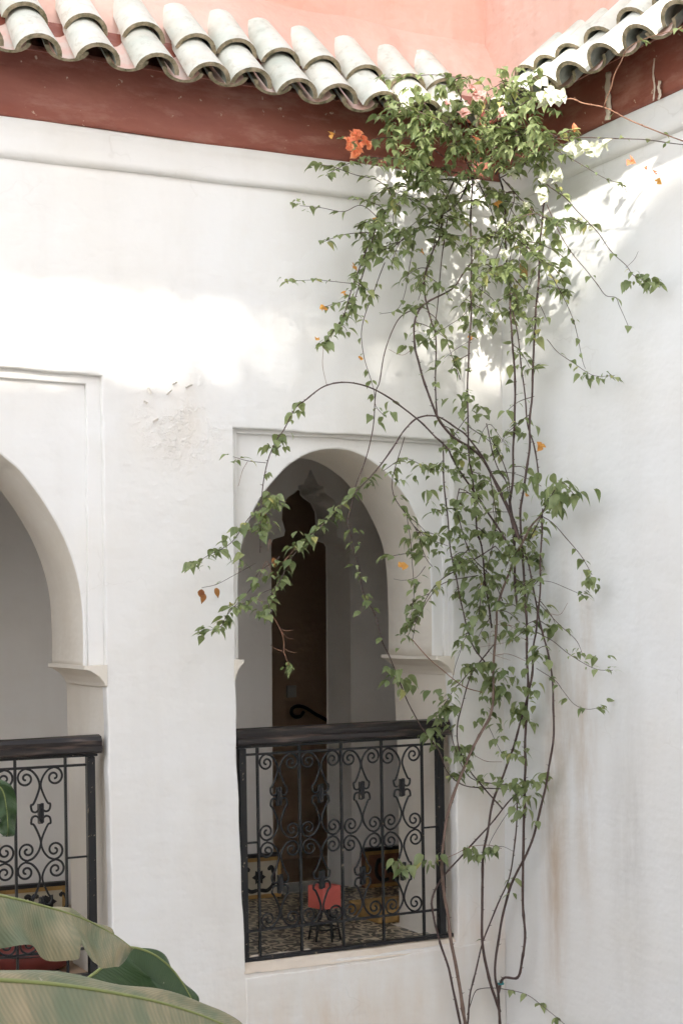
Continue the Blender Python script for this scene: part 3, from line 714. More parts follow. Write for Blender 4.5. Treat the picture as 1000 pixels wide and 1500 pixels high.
# woody stems rising from below
B([(682,1500),(672,1445),(662,1385),(655,1335),(648,1280),(649,1230),(659,1177),(679,1124),(702,1078),(717,1048),(722,1015),(723,966),(727,916),(729,890),(740,852),(759,806),(775,775),(792,755)], .10, .16, .0115, .006, 0, mat='trunk_bark')
B([(674,1500),(656,1419),(642,1374),(633,1338),(633,1315),(649,1284),(685,1243),(716,1210),(748,1171),(765,1155)], .08, .10, .008, .004)
s3 = B([(683,1506),(685,1492),(689,1459),(694,1437),(707,1378),(730,1324),(748,1275),(755,1221),(757,1176),(760,1150)], .06, .09, .0065, .004, 3)
s4 = B([(731,1482),(725,1464),(716,1432),(707,1383),(706,1302),(707,1257),(714,1216),(723,1171),(737,1135),(752,1091),(761,1062),(771,1025),(778,989),(781,949),(786,916),(790,869),(792,815),(793,764),(795,745)], .06, .14, .0095, .005, 3, start=.35)
s5 = B([(732,1500),(730,1455),(725,1428),(730,1374),(739,1329),(752,1288),(770,1252),(788,1198),(800,1144),(809,1090),(811,1050),(808,992),(801,953),(793,920),(780,860),(774,830),(765,800)], .05, .12, .009, .005, 2, start=.5)
s6 = B([(730,1455),(737,1433),(757,1432),(764,1410),(768,1374),(765,1320),(766,1230),(768,1140),(768,1095),(770,1048),(773,999),(771,949),(770,916),(768,860),(765,815),(763,788),(762,746),(768,710),(774,665),(776,615),(780,564),(781,506),(784,462),(788,423),(789,378),(795,316),(800,280)], .06, .16, .0088, .006, 2.5, start=.25, k=6)
s7 = B([(757,890),(754,848),(753,788),(747,749),(750,710),(751,665),(752,612),(754,570),(751,519),(749,484),(746,423),(741,388),(740,340),(738,290),(730,255)], .10, .22, .008, .005, 5)
s8 = B([(788,704),(787,680),(781,650),(773,622),(768,577),(764,545),(760,513),(754,474),(746,436)], .10, .16, .005, .004, 3)
s9 = B([(720,920),(714,875),(704,800),(698,779),(695,740),(692,698),(686,665),(684,596),(685,538),(687,494),(689,452),(690,388),(689,320),(691,266),(690,230)], .12, .25, .006, .005, 6)
s10 = B([(759,788),(750,761),(738,731),(726,707),(711,680),(693,659),(666,641),(645,618),(634,595),(622,562),(613,532),(607,508),(607,472),(622,445),(661,424),(676,403),(694,379),(705,350)], .12, .22, .0105, .004, 5, start=.3)
s11 = B([(640,610),(637,580),(638,535),(638,490),(631,469),(623,439),(623,400),(634,367),(644,346),(650,300),(665,265)], .12, .25, .0045, .006, 7)
s12 = B([(638,475),(640,451),(644,409),(649,370),(655,320)], .14, .24, .003, .004, 9)
# arching shoots over the window
a1 = B([(745,800),(720,760),(690,715),(663,674),(654,656),(636,638),(619,622),(595,601),(565,580),(535,565),(505,560),(475,566),(448,586),(433,598),(415,631),(407,642),(392,675),(384,720),(381,768),(380,810)], .16, .22, .0065, .0025, 3, start=.55, size=.045)
a2 = B([(760,790),(735,730),(711,680),(685,640),(668,627),(640,610),(612,612),(592,630),(578,650),(555,685),(530,711),(509,732),(479,762),(452,789),(428,816),(416,840),(404,861),(395,885),(398,900)], .18, .26, .006, .0028, 30, start=.5, size=.046)
B([(398,900),(410,921),(416,939),(416,954),(423,975)], .26, .27, .0028, .002, 0, tip=5, size=.045, mat='twig_bark')
for q in ([(410,921),(430,923)], [(410,921),(420,933),(431,936)], [(416,954),(397,945)], [(417,950),(434,956)], [(392,882),(375,876)], [(416,822),(432,800)], [(398,800),(395,790),(392,808)], [(398,838),(390,822),(380,845)]):
    B(q if len(q) > 2 else [q[0], ((q[0][0]+q[1][0])/2, (q[0][1]+q[1][1])/2 + 2), q[1]], .26, .27, .002, .0012, 0, mat='twig_bark', name='twig')
B([(380,741),(362,762),(341,792),(322,805),(305,813),(278,831)], .22, .24, .0025, .0015, 32, tip=3, size=.042)
B([(389,678),(362,675),(341,669)], .21, .22, .002, .0014, 18, tip=2, size=.040)
B([(362,676),(354,690),(348,712)], .21, .22, .0014, .001, 0, mat='twig_bark', name='twig')
for q in (((409, 640), 5), ((403, 648), 6), ((398, 655), 4), ((395, 735), 5), ((400, 728), 5), ((385, 760), 5), ((378, 770), 4), ((413, 730), 4)):
    for _ in range(q[1]): leaf_node(P(q[0][0] + R.gauss(0, 7), q[0][1] + R.gauss(0, 6), .21), Vector((0, 0, -1)), .045)
B([(410,815),(404,822),(390,830),(377,840),(368,861),(350,882),(332,903),(324,918),(305,924)], .25, .24, .0025, .0014, 28, tip=3, size=.043)
B([(374,825),(341,843),(317,856),(296,861)], .24, .23, .0018, .0012, 8, size=.036)
B([(404,861),(385,868),(350,888),(338,885)], .25, .22, .002, .0014, 30, size=.045)
v14 = B([(616,451),(592,460),(577,478),(563,514),(556,559),(550,574),(547,610),(542,645),(533,678),(518,726),(509,762),(512,774),(518,810),(527,834),(533,870),(548,900),(560,938),(572,964),(584,998),(596,1028),(608,1050),(626,1078),(643,1101),(656,1131),(676,1149),(702,1154),(745,1156)], .18, .10, .0035, .0035, 4.5, start=.35, size=.046)
B([(563,385),(547,427),(535,460),(529,490),(532,520),(538,544),(547,574),(550,595),(562,610)], .2, .16, .0028, .0016, 15, size=.038)
t2 = B([(545,330),(541,349),(529,385),(517,418),(505,460),(490,481),(475,502)], .26, .2, .005, .002, 40, size=.05, tip=3)
B([(552,340),(538,380),(524,420),(512,455),(500,478)], .24, .2, .004, .002, 30, size=.048)
B([(514,415),(484,412),(460,410),(418,412)], .22, .2, .002, .0012, 14, size=.043, tip=3)
B([(505,440),(480,448),(470,452)], .22, .2, .002, .0012, 26, size=.04)
B([(473,508),(472,535),(478,565)], .2, .2, .0014, .0012, 0, mat='twig_bark', name='twig')
B([(604,349),(598,400),(592,430),(580,454),(556,460)], .22, .18, .002, .0014, 14, size=.036)
B([(607,508),(590,520),(570,512)], .16, .16, .0016, .001, 0, mat='twig_bark', name='twig')
B([(655,500),(660,515),(668,540),(673,556)], .16, .16, .002, .003, 2, size=.03)
B([(694,440),(678,462),(655,478),(640,490),(625,500)], .18, .16, .002, .0014, 14, size=.045)
B([(694,495),(670,510),(650,525)], .18, .16, .0018, .0012, 14, size=.045)
# upper mass below and in front of the eave
u1 = B([(690,258),(670,298),(640,319),(610,340),(580,358),(560,385)], .24, .3, .005, .002, 22, size=.046)
u2 = B([(690,262),(640,264),(607,274),(580,295),(556,322),(544,355)], .26, .34, .0055, .003, 26, size=.047)
u3 = B([(580,300),(574,290),(565,274),(547,262),(520,256),(484,244),(463,241)], .32, .36, .0035, .0016, 24, size=.042, tip=3)
u4 = B([(556,322),(529,301),(502,310),(469,304),(439,301)], .3, .3, .0026, .0012, 15, size=.038, tip=3)
u5 = B([(720,150),(700,118),(658,112),(628,109),(595,112),(562,115)], .46, .46, .003, .0014, 24, size=.048, tip=3)
u6 = B([(650,230),(620,210),(592,202),(556,202),(532,208),(490,202)], .42, .42, .003, .0014, 20, size=.044)
u7 = B([(691,250),(670,215),(640,185),(610,165),(580,158)], .36, .48, .005, .002, 34, size=.05)
u8 = B([(700,250),(690,205),(680,165),(670,130),(650,108)], .36, .50, .005, .002, 36, size=.05)
u9 = B([(715,250),(722,205),(730,165),(738,130),(730,108)], .34, .48, .005, .002, 36, size=.05)
u10 = B([(725,255),(750,225),(770,190),(785,160),(760,120)], .30, .46, .005, .002, 34, size=.05)
u11 = B([(730,262),(760,245),(790,225),(815,200),(838,190)], .26, .36, .004, .002, 30, size=.046, young=.4)
u12 = B([(735,262),(752,280),(770,300),(800,320),(840,325),(868,330)], .26, .3, .004, .0018, 28, size=.044, young=.5)
u13 = B([(700,268),(716,300),(728,340),(735,380)], .26, .22, .004, .002, 26, size=.048)
u14 = B([(690,270),(655,300),(640,340),(630,380),(612,440)], .26, .22, .004, .002, 22, size=.046)
u15 = B([(700,262),(640,246),(600,240),(570,232),(545,235)], .3, .38, .004, .002, 34, size=.046)
u16 = B([(745,300),(762,330),(772,360),(790,380),(812,390)], .24, .24, .003, .0016, 26, size=.045, young=.4)
u17 = B([(740,340),(725,380),(715,410),(690,430),(672,450)], .22, .2, .003, .0016, 22, size=.05)
u18 = B([(765,330),(750,370),(745,410),(758,440)], .22, .2, .003, .0016, 24, size=.05)
for c, n in ((u1, 8), (u2, 10), (u7, 11), (u8, 10), (u9, 10), (u10, 10), (u11, 7), (u12, 7), (u13, 6), (u14, 7), (u15, 9), (u16, 5), (u17, 4), (u18, 4), (s9, 3), (s11, 3)):
    twigs(c, int(n * 1.5), .23, 0, 42, .043, .2, 1.)
for _ in range(190):
    px, py = R.uniform(565, 795), R.uniform(92, 262)
    if py < 128 - (px - 575) * .18 or (px > 740 and py > 215): continue
    [leaf_node(P(px, py, R.uniform(.34, .52)), Vector((0, 0, -1)), .043) for _k in range(2)]
twigs(u2, 5, .2, 0, 40, .042, .4, 1., -.2); twigs(t2, 8, .12, 0, 45, .044, .0, .8)
twigs(s7, 4, .18, 0, 36, .05, .5, 1.); twigs(s6, 5, .18, 0, 36, .046, .72, .98)
# clusters on the inner verticals
for (px, py, n, d) in ((668, 590, 7, .14), (694, 470, 6, .16), (712, 465, 5, .15), (660, 520, 6, .15), (760, 450, 6, .14), (755, 520, 4, .13), (706, 600, 5, .13), (690, 600, 6, .13), (765, 620, 4, .12), (735, 630, 5, .13), (622, 400, 6, .16), (560, 600, 5, .16), (440, 590, 4, .2), (612, 480, 7, .17), (608, 500, 6, .17), (640, 560, 2, .15), (745, 400, 8, .18), (720, 400, 8, .18), (700, 350, 9, .22), (770, 480, 5, .13)):
    for _ in range(n): leaf_node(P(px + R.gauss(0, 12), py + R.gauss(0, 10), d), Vector((0, 0, -1)), .048)
# right-hand tendrils
B([(810,150),(836,145),(854,151),(884,157),(914,172),(950,187),(1000,207),(1040,220)], .40, .16, .004, .003, 4, size=.04, young=.4, mat='twig_bark')
B([(800,205),(830,202),(866,202),(908,203),(950,205),(1000,212),(1040,214)], .34, .14, .0035, .002, 9, size=.036, young=.5)
B([(884,157),(894,130),(899,109),(908,91),(920,70),(950,55),(1000,42)], .30, .36, .0035, .002, 3, size=.045, young=.5, mat='twig_bark')
B([(800,270),(813,280),(830,292),(848,313),(874,340),(893,366),(916,388),(928,404),(957,417)], .26, .09, .0035, .0015, 9, size=.042, tip=4)
for _ in range(12): leaf_node(P(935 + R.gauss(0, 12), 408 + R.gauss(0, 8), .10), Vector((.5, 0, -1)), .042)
B([(916,392),(928,380),(934,368)], .1, .1, .0012, .001, 0, name='twig')
B([(800,300),(806,313),(821,343),(836,369),(855,394),(874,417),(887,433),(901,436),(906,449),(919,478)], .26, .08, .003, .0014, 6, size=.036)
B([(750,325),(762,340),(778,366),(797,388),(813,414),(829,442),(839,468),(845,494),(852,529),(856,540)], .24, .08, .003, .0014, 10, size=.036)
B([(800,497),(816,516),(839,532),(858,545),(874,551),(900,550)], .10, .08, .0022, .0012, 14, size=.034, tip=3)
for _ in range(7): leaf_node(P(866 + R.gauss(0, 10), 548 + R.gauss(0, 4), .08), Vector((.5, 0, -1)), .034)
B([(749,404),(768,426),(786,440),(800,470)], .2, .14, .003, .0016, 14, size=.042)
B([(835,232),(845,238),(866,250),(887,262),(911,271),(917,282)], .24, .14, .0022, .0012, 17, size=.038)
# lower right
B([(775,790),(792,755),(804,731),(822,707),(840,725)], .16, .2, .0035, .0018, 26, size=.055, tip=5)
for _ in range(34): leaf_node(P(806 + R.gauss(0, 19), 722 + R.gauss(0, 14), R.uniform(.14, .24)), Vector((.4, 0, -1)), .056, 0, .7)
B([(792,755),(810,767),(828,788),(846,809),(858,827),(867,842)], .16, .10, .0028, .0016, 13, size=.044, tip=3, start=.35)
for _ in range(6): leaf_node(P(868 + R.gauss(0, 8), 850 + R.gauss(0, 8), .1), Vector((.4, 0, -1)), .044)
B([(780,851),(804,852),(828,861),(852,872)], .14, .1, .002, .0014, 1, size=.04, tip=6)
B([(786,881),(804,899),(814,910),(841,936),(852,956)], .14, .1, .0025, .0014, 5, size=.036, tip=3)
B([(804,899),(820,900),(832,883)], .12, .1, .0014, .001, 0, name='twig', mat='twig_bark')
B([(785,926),(811,940),(834,959),(857,973),(877,981),(897,982)], .14, .08, .0024, .0013, 16, size=.034, tip=2)
for _ in range(5): leaf_node(P(868 + R.gauss(0, 9), 958 + R.gauss(0, 5), .09), Vector((.4, 0, -.4)), .036)
B([(785,979),(811,996),(824,1012),(841,1032),(860,1039),(880,1035)], .13, .08, .0022, .0013, 16, size=.038, tip=3)
# middle mass between window and corner
n1 = B([(648,647),(650,695),(654,755),(658,794),(664,830),(672,869),(681,908),(686,926),(695,950),(709,969)], .2, .14, .0045, .0045, 7, size=.048)
n3 = B([(726,800),(702,815),(672,833),(645,851),(624,875),(609,905),(596,933)], .16, .2, .004, .002, 15, size=.046)
n4 = B([(672,716),(669,746),(678,782),(693,818),(720,845),(735,880)], .18, .16, .003, .003, 12, size=.048)
n5 = B([(717,695),(723,740),(726,776),(715,820),(705,870),(700,900)], .17, .16, .003, .0025, 10, size=.048)
n6 = B([(711,620),(720,659),(729,686),(741,707),(748,760),(752,800)], .15, .15, .0035, .004, 3)
n7 = B([(718,640),(735,675),(745,705),(748,740),(757,790)], .14, .15, .003, .004, 2)
B([(700,650),(708,630),(718,622),(732,640),(745,655)], .14, .14, .002, .0015, 12, size=.036)
B([(792,712),(770,700),(750,693),(726,690)], .14, .16, .0022, .002, 4, size=.04)
B([(744,750),(720,750),(700,755)], .16, .18, .002, .0014, 6, size=.044)
v1 = B([(700,843),(655,852),(632,870),(610,906),(603,936)], .17, .22, .003, .0018, 12, size=.045)
v2 = B([(592,640),(574,712),(596,757),(610,780),(623,816),(633,830)], .22, .2, .003, .0018, 14, size=.046)
v3 = B([(596,757),(603,816),(605,870),(600,910)], .21, .2, .0022, .0014, 15, size=.045)
v4 = B([(560,690),(590,672),(615,680),(640,690)], .22, .2, .0022, .0014, 28, size=.048)
v5 = B([(600,758),(618,773),(633,791),(655,800)], .2, .18, .002, .0015, 16, size=.046)
B([(624,830),(610,845),(590,850),(576,848)], .2, .2, .002, .0012, 10, size=.045)
for c, n in ((n1, 7), (n3, 5), (n4, 8), (n5, 7), (s10, 5), (s9, 5), (v2, 4)): twigs(c, n, .17, 0, 34, .046, .0, .85)
for c, n, f0, f1 in ((s7, 5, 0, .35), (s4, 6, .72, 1.), (s5, 4, .75, 1.), (s6, 4, .5, .66)): twigs(c, n, .14, 0, 40, .05, f0, f1)
for (px, py, n, d) in ((670, 690, 10, .18), (690, 690, 12, .18), (665, 740, 10, .18), (700, 730, 9, .18), (680, 770, 9, .18), (722, 770, 6, .17), (700, 830, 10, .16), (728, 835, 8, .16), (660, 800, 6, .18), (690, 880, 9, .15), (716, 870, 8, .15), (755, 800, 10, .18), (770, 780, 9, .18), (745, 870, 7, .15), (716, 905, 8, .14), (735, 925, 5, .13), (640, 700, 6, .19), (645, 770, 5, .19)):
    for _ in range(n): leaf_node(P(px + R.gauss(0, 17), py + R.gauss(0, 16), d + R.uniform(-.04, .04)), Vector((0, 0, -1)), .05)
# lower left
B([(603,936),(626,963),(653,986),(679,1006),(705,1014)], .2, .12, .0028, .0028, 3, size=.036, mat='twig_bark')
B([(725,943),(705,966),(689,989),(676,1032),(669,1065),(672,1098),(686,1128),(705,1151),(735,1184)], .13, .10, .004, .0045, 6, size=.042, start=.3)
B([(677,946),(666,976),(661,1006)], .15, .14, .0018, .0014, 6, size=.05)
B([(689,983),(666,1009),(655,1025),(646,1039),(636,1050)], .14, .13, .0024, .0018, 30, size=.05)
B([(660,1070),(668,1100),(690,1140),(742,1150)], .1, .1, .003, .003, 12, size=.046)
B([(692,1105),(712,1115),(735,1116)], .1, .1, .0018, .0015, 0, mat='twig_bark', name='twig')
B([(712,1058),(725,1085),(735,1105)], .1, .1, .0018, .0014, 14, size=.04)
B([(722,960),(745,958),(768,968)], .12, .12, .0018, .0014, 0, mat='twig_bark', name='twig')
for i in range(9):
    x0, y0 = R.uniform(715, 760), R.uniform(895, 950); B([(x0, y0), (x0 + R.gauss(0, 12), y0 + R.gauss(12, 8)), (x0 + R.gauss(0, 22), y0 + R.gauss(22, 12))], .13, .12, .0012, .0008, 0, mat='twig_bark', name='twig')
for (px, py, n, d) in ((690, 980, 6, .13), (712, 975, 5, .13), (728, 1000, 8, .12), (735, 980, 3, .12), (650, 1050, 8, .12), (636, 1075, 7, .1), (655, 1030, 7, .12), (668, 1095, 5, .1), (685, 1105, 4, .1), (715, 1045, 4, .1), (722, 1015, 6, .11), (764, 1040, 8, .12), (775, 1005, 4, .12), (755, 1095, 6, .1), (735, 1070, 3, .1), (762, 1150, 7, .1), (770, 1160, 6, .1), (768, 1185, 4, .09), (798, 1135, 2, .08), (700, 1130, 3, .1), (665, 1130, 4, .1), (745, 1140, 4, .1), (745, 1290, 3, .07), (790, 960, 5, .12), (735, 1000, 5, .12), (640, 1012, 3, .14), (575, 990, 4, .14), (590, 1000, 3, .14), (592, 985, 2, .14), (775, 1055, 4, .1)):
    for _ in range(int(n * 1.5)): leaf_node(P(px + R.gauss(0, 9), py + R.gauss(0, 8), d), Vector((0, 0, -1)), .052)
B([(770,1160),(740,1196),(715,1240),(735,1240),(752,1247)], .08, .07, .002, .0014, 0, name='twig')
B([(640,1262),(665,1252),(690,1240),(715,1238),(735,1243)], .16, .08, .002, .002, 6, size=.05, mat='twig_bark', name='twig')
for (px, py, n) in ((585, 1262, 3), (598, 1272, 4), (615, 1260, 3), (628, 1258, 2), (645, 1252, 3), (690, 1242, 3), (712, 1243, 4), (700, 1252, 3), (730, 1243, 2)):
    for _ in range(n): leaf_node(P(px + R.gauss(0, 5), py + R.gauss(0, 4), .14), Vector((-.5, 0, -.5)), .056, 0, .8)
B([(685,1486),(694,1455),(705,1448),(730,1448),(766,1455),(793,1473),(820,1495),(835,1510)], .06, .04, .003, .0015, 8, size=.045, start=.35, droop=.6)

for (px, py, d) in ((380, 750, .22), (395, 745, .22), (372, 775, .22), (350, 770, .23), (330, 790, .23), (312, 805, .24), (287, 826, .24), (402, 730, .22), (430, 800, .25), (445, 790, .25), (470, 768, .24), (492, 750, .24), (410, 825, .26), (400, 845, .26), (414, 848, .26), (372, 888, .25), (345, 885, .24), (382, 895, .25), (392, 882, .25), (330, 905, .24), (310, 922, .24), (356, 818, .24), (440, 780, .25), (520, 725, .24), (540, 705, .23), (512, 774, .2), (522, 800, .19), (527, 838, .18), (533, 878, .17), (541, 892, .16),
        (580, 690, .22), (600, 695, .21), (620, 690, .2), (585, 730, .21), (600, 765, .21), (620, 790, .2), (635, 800, .19), (610, 800, .2), (640, 860, .18), (620, 880, .2), (600, 920, .21), (592, 935, .21), (615, 845, .2), (640, 740, .19), (655, 660, .19), (680, 650, .17)):
    for _ in range(3): leaf_node(P(px + R.gauss(0, 6), py + R.gauss(0, 5), d), Vector((-.3, 0, -.6)), .048)
# flowers ---------------------------------------------------------------
BR = []
for lw, fo, cu in ((1.05, .7, .5), (1.15, .5, .8), (1., .9, .3)): BR.append(leaf_shape(lw, fo, cu))
def bract(m, p, d, size, tint):
    up = Vector((R.gauss(0, .7), R.gauss(-.5, .6), R.gauss(.5, .5))); up = up - d * up.dot(d)
    up = up.normalized() if up.length > .05 else d.orthogonal().normalized(); xx = d.cross(up); vs, fs = R.choice(BR); m.tint = tint
    m.add([p + (xx * a + d * b_ + up * c) * size for a, b_, c in vs], fs)
def blossom(pos, mat, n, spread, size, name='flower', down=0., out=.35):
    m = MB()
    for _ in range(n):
        c = Vector((R.gauss(0, spread), R.gauss(0, spread * .7), R.gauss(0, spread * .8))) * .6
        a0 = R.uniform(0, 6.28); ax = Vector((R.gauss(0, .4), -.7, R.gauss(.2 - down, .4))).normalized(); e = ax.orthogonal().normalized(); f_ = ax.cross(e)
        for k in range(3):
            a = a0 + k * 2.094; d = (e * math.cos(a) + f_ * math.sin(a) + ax * (out + R.uniform(0, .3)) - Vector((0, 0, down))).normalized()
            bract(m, c, d, size * R.uniform(.75, 1.15), R.random() * .8 + .02)
    q = [Vector(v) + pos - VO for v in m.v]; m.v = [tuple(v) for v in q]
    return m.build(name, mat, vine)
for px, py in ((515, 199), (524, 196), (511, 214), (525, 213), (538, 212), (521, 226), (532, 205), (508, 206), (524, 222)): blossom(P(px, py, .47), 'bract_orange', 2, .004, .026)
blossom(P(485, 198, .43), 'bract_dry', 1, .002, .022)
for px, py, n, s in ((705, 139, 2, .03), (697, 138, 2, .03), (678, 167, 2, .028), (734, 165, 2, .028), (653, 151, 1, .018), (690, 130, 1, .025)): blossom(P(px, py, .60), 'bract_pink', n + 1, .004, s)
for px, py, n, sp_, s, d in ((800, 125, 7, .03, .055, .46), (815, 135, 6, .025, .055, .46), (790, 140, 5, .02, .055, .46), (840, 215, 5, .022, .055, .34), (860, 213, 6, .025, .055, .34), (880, 212, 4, .018, .05, .34), (812, 258, 6, .02, .045, .3), (795, 255, 3, .012, .04, .3), (792, 284, 7, .018, .045, .3), (768, 298, 3, .01, .035, .3), (752, 250, 4, .02, .045, .34), (740, 372, 4, .03, .03, .25), (770, 345, 4, .03, .03, .25), (845, 330, 6, .04, .028, .24), (735, 330, 4, .02, .03, .26)):
    blossom(P(px, py, d), 'bract_white', max(2, int(n * .7)), sp_, s * .82, down=.9 if n > 4 else .4)
for px, py, s, d in ((697, 205, .03, .5), (517, 391, .026, .24), (505, 430, .022, .22), (473, 452, .026, .2), (465, 497, .026, .2), (527, 525, .024, .18), (581, 387, .022, .22), (617, 369, .024, .22), (688, 494, .026, .16), (791, 653, .034, .12), (770, 726, .022, .16), (588, 830, .036, .22), (922, 237, .03, .1), (958, 252, .022, .1), (963, 266, .026, .1), (945, 245, .012, .1), (548, 322, .022, .3), (840, 190, .03, .34), (706, 855, .018, .15), (728, 300, .028, .3), (387, 757, .022, .2)):
    blossom(P(px, py, d), 'bract_dry' if py > 260 else 'bract_orange', 1, .002, s * .85)
m = MB()
for px, py in ((291, 866), (299, 870), (316, 862), (294, 864), (400, 818)):
    d = Vector((R.gauss(0, .4), -.3, -1)).normalized(); m.tint = R.random() * .6 + .05; up = Vector((0, -1, .3)); up = (up - d * up.dot(d)).normalized(); xx = d.cross(up); vs, fs = LS[0]
    m.add([P(px, py, .23) - VO + (xx * a + d * b_ + up * c) * .04 for a, b_, c in vs], fs)
m.build('dry_leaves', 'leaf_brown', vine)

# leaves: the 300 largest in view are parts of their own, the rest one mass
LEAVES.sort(key=lambda l: -l[3] / (Vector(l[0].translation) - CAM).length)
ntint = 5; lm = {}
for sh in range(len(LS)):
    for ti in range(ntint):
        m = MB(); m.tint = .08 + ti * .2; m.add(*LS[sh]); lm[sh, ti] = m.mesh('leaf', 'leaf_green', True)
TV = Matrix.Translation(-VO)
for mt, tn, sh, s in LEAVES[:300]:
    link('leaf', lm[sh, min(ntint - 1, int(tn * ntint))], vine, TV @ mt)
m = MB()
for mt, tn, sh, s in LEAVES[300:]:
    m.tint = max(.01, tn); vs, fs = LS[sh]; a = TV @ mt; m.add([a @ Vector(v) for v in vs], fs)
tag(m.build('foliage', 'leaf_green', vine, True), kind='stuff')
print('LEAVES', len(LEAVES))
ti = MB(); q = P(733, 1441, .06) - VO; ti.tube([q + Vector((math.cos(a) * .012, math.sin(a) * .012, 0)) for a in np.linspace(0, 6.28, 14)], .004, 6); ti.tube([q + Vector((.004, -.012, 0)), q + Vector((0, -.014, .022))], .003, 5); ti.build('plant_tie', 'teal_tie', vine)

# ================================================================== banana plant in the foreground
bp = tag(empty('banana_plant', (-3.55, -3.0, -3.5)), 'banana plant with broad drooping leaves in the lower left foreground', 'banana plant')
BO = Vector(bp.location)
def blade(rib, wl, wr, nl, nr, tint, wave=.02, nu=60, nv=8, ribr=.008, taper=(.5, .12), name='leaf', tears=()):
    """rib: list of Vector, wl/wr half widths, nl/nr direction of each half blade"""
    c = crom(rib, 12); L = len(c) - 1; root = None
    def width(f): return max(.02, min(1, (f + .02) / taper[0]) ** .6 * min(1, (1.0001 - f) / taper[1]) ** .55)
    m = MB(); m.tint = max(tint, .001); uv = []
    for sgn, w_, nd in ((1, wl, nl), (-1, wr, nr)):
        nd = Vector(nd)
        def fn(u, v):
            f = u; x = f * L; i = min(int(x), L - 1); p = c[i].lerp(c[i + 1], x - i); t = (c[i + 1] - c[i]).normalized()
            d = (nd - t * nd.dot(t)).normalized(); nn_ = t.cross(d)
            ww = w_ * width(f)
            for a, dp in tears:
                ww *= 1 - dp * math.exp(-((f - a) / .012) ** 2)
            q = p + d * ww * v + t * .35 * ww * v * v
            q += nn_ * wave * v * (math.sin(f * 26 + sgn) * .6 + 1.6 * noise.noise(Vector((f * 5, v, sgn * 3 + tint * 9)))) - Vector((0, 0, 1)) * .28 * ww * v * v
            uv.append((f, v)); return q - BO
        m.grid(fn, nu, nv, 0, flip=sgn < 0)
    me = m.mesh(name, ['banana_leaf'], True)
    ul = me.uv_layers.new(name='uv'); loops = np.zeros(len(me.loops), dtype=np.int32); me.loops.foreach_get('vertex_index', loops)
    ul.data.foreach_set('uv', np.array(uv, dtype=np.float32)[loops].ravel())
    o = link(name, me, bp)
    r = MB(); r.tube([p - BO for p in c], [ribr * (1 - .8 * i / L) for i in range(L + 1)], 7); ro = r.build('midrib', 'banana_rib', o, True)
    return o
pp = lambda px, py, dist: CAM + ray(px, py) * dist
# near leaf along the bottom edge
blade([pp(-190, 1462, 2.75), pp(-60, 1437, 2.85), pp(60, 1440, 2.95), pp(180, 1457, 3.02), pp(270, 1479, 3.08), pp(345, 1510, 3.12), pp(400, 1550, 3.14)], .22, .05, (-.25, -.75, -.62), (.2, .75, .55), 0., .012, ribr=.006, taper=(.25, .25))
# second leaf, edge on, behind it
blade([pp(-200, 1322, 3.15), pp(-80, 1302, 3.22), pp(0, 1312, 3.3), pp(60, 1326, 3.35), pp(120, 1345, 3.4), pp(165, 1368, 3.43), pp(196, 1390, 3.45)], .085, .02, (-.15, -.6, -.8), (.2, .8, -.2), 0., .03, ribr=.0045, taper=(.2, .34), tears=((.62, .35),))
# shaded leaf behind, its shade painted in by the dark tint, tip drooping
blade([pp(60, 1480, 3.7), pp(120, 1440, 3.75), pp(165, 1405, 3.8), pp(190, 1388, 3.82), pp(225, 1398, 3.84), pp(256, 1424, 3.85), pp(280, 1462, 3.85), pp(284, 1478, 3.85)], .12, .03, (-.25, -.35, -.9), (.5, .8, .1), .8, .012, ribr=.005, taper=(.3, .3))
# small hanging leaf tip at the left edge
blade([pp(-40, 1120, 4.2), pp(-14, 1140, 4.2), pp(4, 1158, 4.2), pp(10, 1185, 4.2), pp(12, 1212, 4.2), pp(11, 1226, 4.2)], .035, .03, (-.9, -.2, 0), (.9, -.2, .0), .75, .02, ribr=.003, taper=(.4, .5))
m = MB(); c = crom([BO, BO + Vector((.02, 0, 1.6)), BO + Vector((-.03, .02, 3.2)), BO + Vector((-.1, .0, 4.1))], 8); m.tube([p - BO for p in c], [.11 - .06 * i / len(c) for i in range(len(c))], 14); m.build('trunk', 'banana_stem', bp, True)
for a, b_ in ((pp(-190, 1462, 2.75), 4.05), (pp(-200, 1322, 3.15), 4.1), (pp(60, 1480, 3.7), 3.8), (pp(-40, 1120, 4.2), 4.1)):
    m = MB(); s0 = Vector((-.08, 0, b_ - .3)); e = a - BO; m.tube(crom([s0, s0.lerp(e, .5) + Vector((0, 0, .08)), e], 6), [.02 - .012 * i / 12 for i in range(13)], 8); m.build('leaf_stalk', 'banana_rib', bp, True)

# ================================================================== rest of the courtyard and added sun blockers, behind and beside the camera
oh = tag(empty('opposite_house', (-3, -7.4, -3.5)), 'plain plastered house closing the courtyard behind the viewer', 'house')
plate('wall', [[(-9, -3.5), (.3, -3.5), (.3, 3.7), (-2.0, 3.7), (-2.0, 6.66), (-6.9, 6.66), (-6.9, 3.7), (-9, 3.7)]], 0, .4, .01, 'outer_plaster', oh)
for o in oh.children:
    o.data.transform(Matrix.Translation((0, -7.8, 0)))
    o.data.transform(Matrix.Translation(-Vector(oh.location)))
lh = tag(empty('left_house', (-8.6, -3, -3.5)), 'plain plastered house closing the courtyard on the left', 'house')
MB().box((-.4, -6, 0), (0, 3.0, 6.4)).build('wall', 'outer_plaster', lh)
rs = tag(empty('added_sun_screen', (-6.5, -7.6, 6.4)), 'unseen tall reed screen added behind the viewer to block the sun', 'screen')
ZS = 2.80 + .56 * 7.6  # unseen screen added to keep sun off the wall above the strip
m = MB()
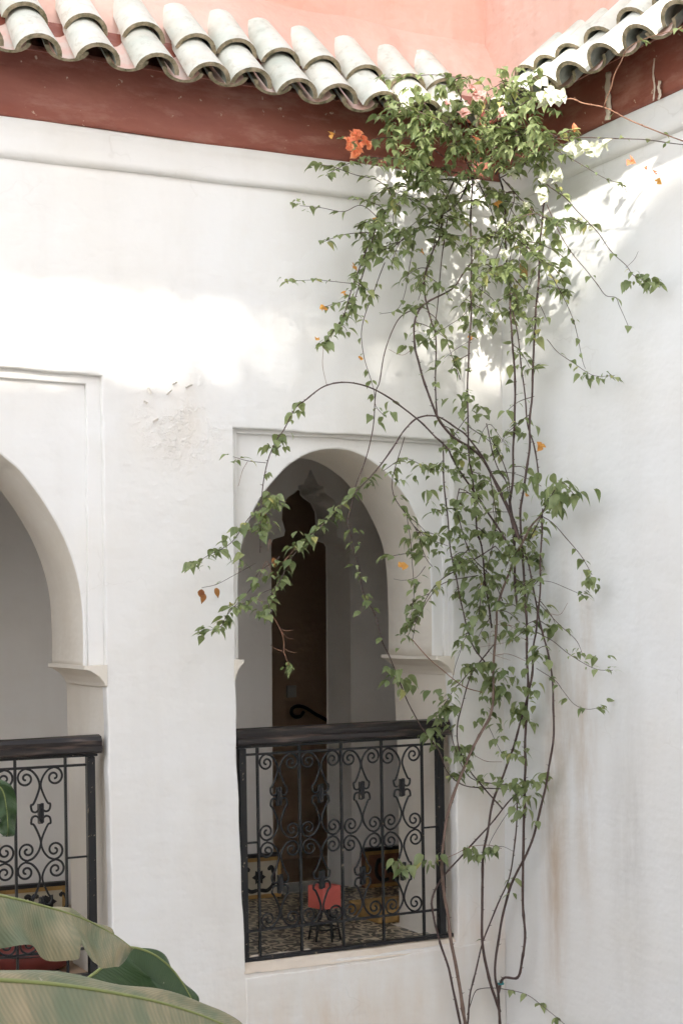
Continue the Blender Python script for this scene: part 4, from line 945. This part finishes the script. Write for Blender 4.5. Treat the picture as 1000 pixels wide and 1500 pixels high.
for i in range(150):                                             # right end split open to let sun onto the vine crown
    xx = i * .0434; z_lo = ZS - 6.4 + R.uniform(-.02, .02); z_hi = ZS - 6.4 + 1.85
    for q0, q1 in (((z_lo, z_hi),) if i < 130 else ((z_lo, .97 + R.uniform(-.03, .03)), (1.55 + R.uniform(-.04, .04), z_hi))):
        m.box((xx, -.01, q0), (xx + .046, .01, q1))
o = m.build('added_sun_mat', 'reed', rs)
for v in o.data.vertices: v.co.x = v.co.x * 1.0
xs_ = [v.co.x for v in o.data.vertices]; x_lo, x_hi = min(xs_), max(xs_)
for v in o.data.vertices: v.co.x = -.15 + (v.co.x - x_lo) / (x_hi - x_lo) * 2.55     # world X -6.65 .. -4.1
for xx in (-.15, 1.1, 2.38):
    MB().box((xx - .04, -.06, -.2), (xx + .04, .0, ZS - 6.4 + 1.85)).build('post', 'wood', rs)
m = MB()
for i in range(46): m.box((2.45 + i * .045, -.01, (1.5 if i < 10 else .92) + R.uniform(-.03, .03)), (2.49 + i * .045, .01, 3.2))
m.build('added_sun_mat', 'reed', rs)
MB().box((4.4, -.06, -.2), (4.48, .0, 3.2)).build('post', 'wood', rs)
# unseen pots added on that terrace wall to dapple the strip of sun
pvs, pfs = leaf_shape(.7, .3, .4)
pr_ = tag(empty('added_dapple_planter', (-4.8, -7.5, 6.66)), 'unseen row of bushy pots added to dapple the strip of sun', 'planter')
for i, (xx, hh, nl_) in enumerate(((-6.55, .10, 60), (-5.75, .06, 30), (-5.05, .30, 170), (-4.75, .32, 260), (-4.45, .34, 260), (-4.2, .30, 160), (-3.75, .12, 60), (-3.2, .05, 30))):
    m = MB(); ox = xx + 4.8
    for _ in range(nl_):
        p = Vector((ox + R.gauss(0, .2), R.gauss(0, .1), abs(R.gauss(.03, hh)))); d = Vector((R.gauss(0, 1), R.gauss(0, 1), R.gauss(0, .6))).normalized(); up = d.orthogonal().normalized(); x2 = d.cross(up); s = R.uniform(.06, .12); m.tint = R.uniform(.1, .7)
        m.add([p + (x2 * a + d * b_ + up * c) * s for a, b_, c in pvs], pfs)
    m.build('foliage', 'leaf_green', pr_, True)
    m = MB(); m.tube([Vector((ox, 0, .0)), Vector((ox, 0, .02)), Vector((ox, 0, .06))], [.08, .09, .1], 12); m.build('pot', 'pot_clay', pr_)
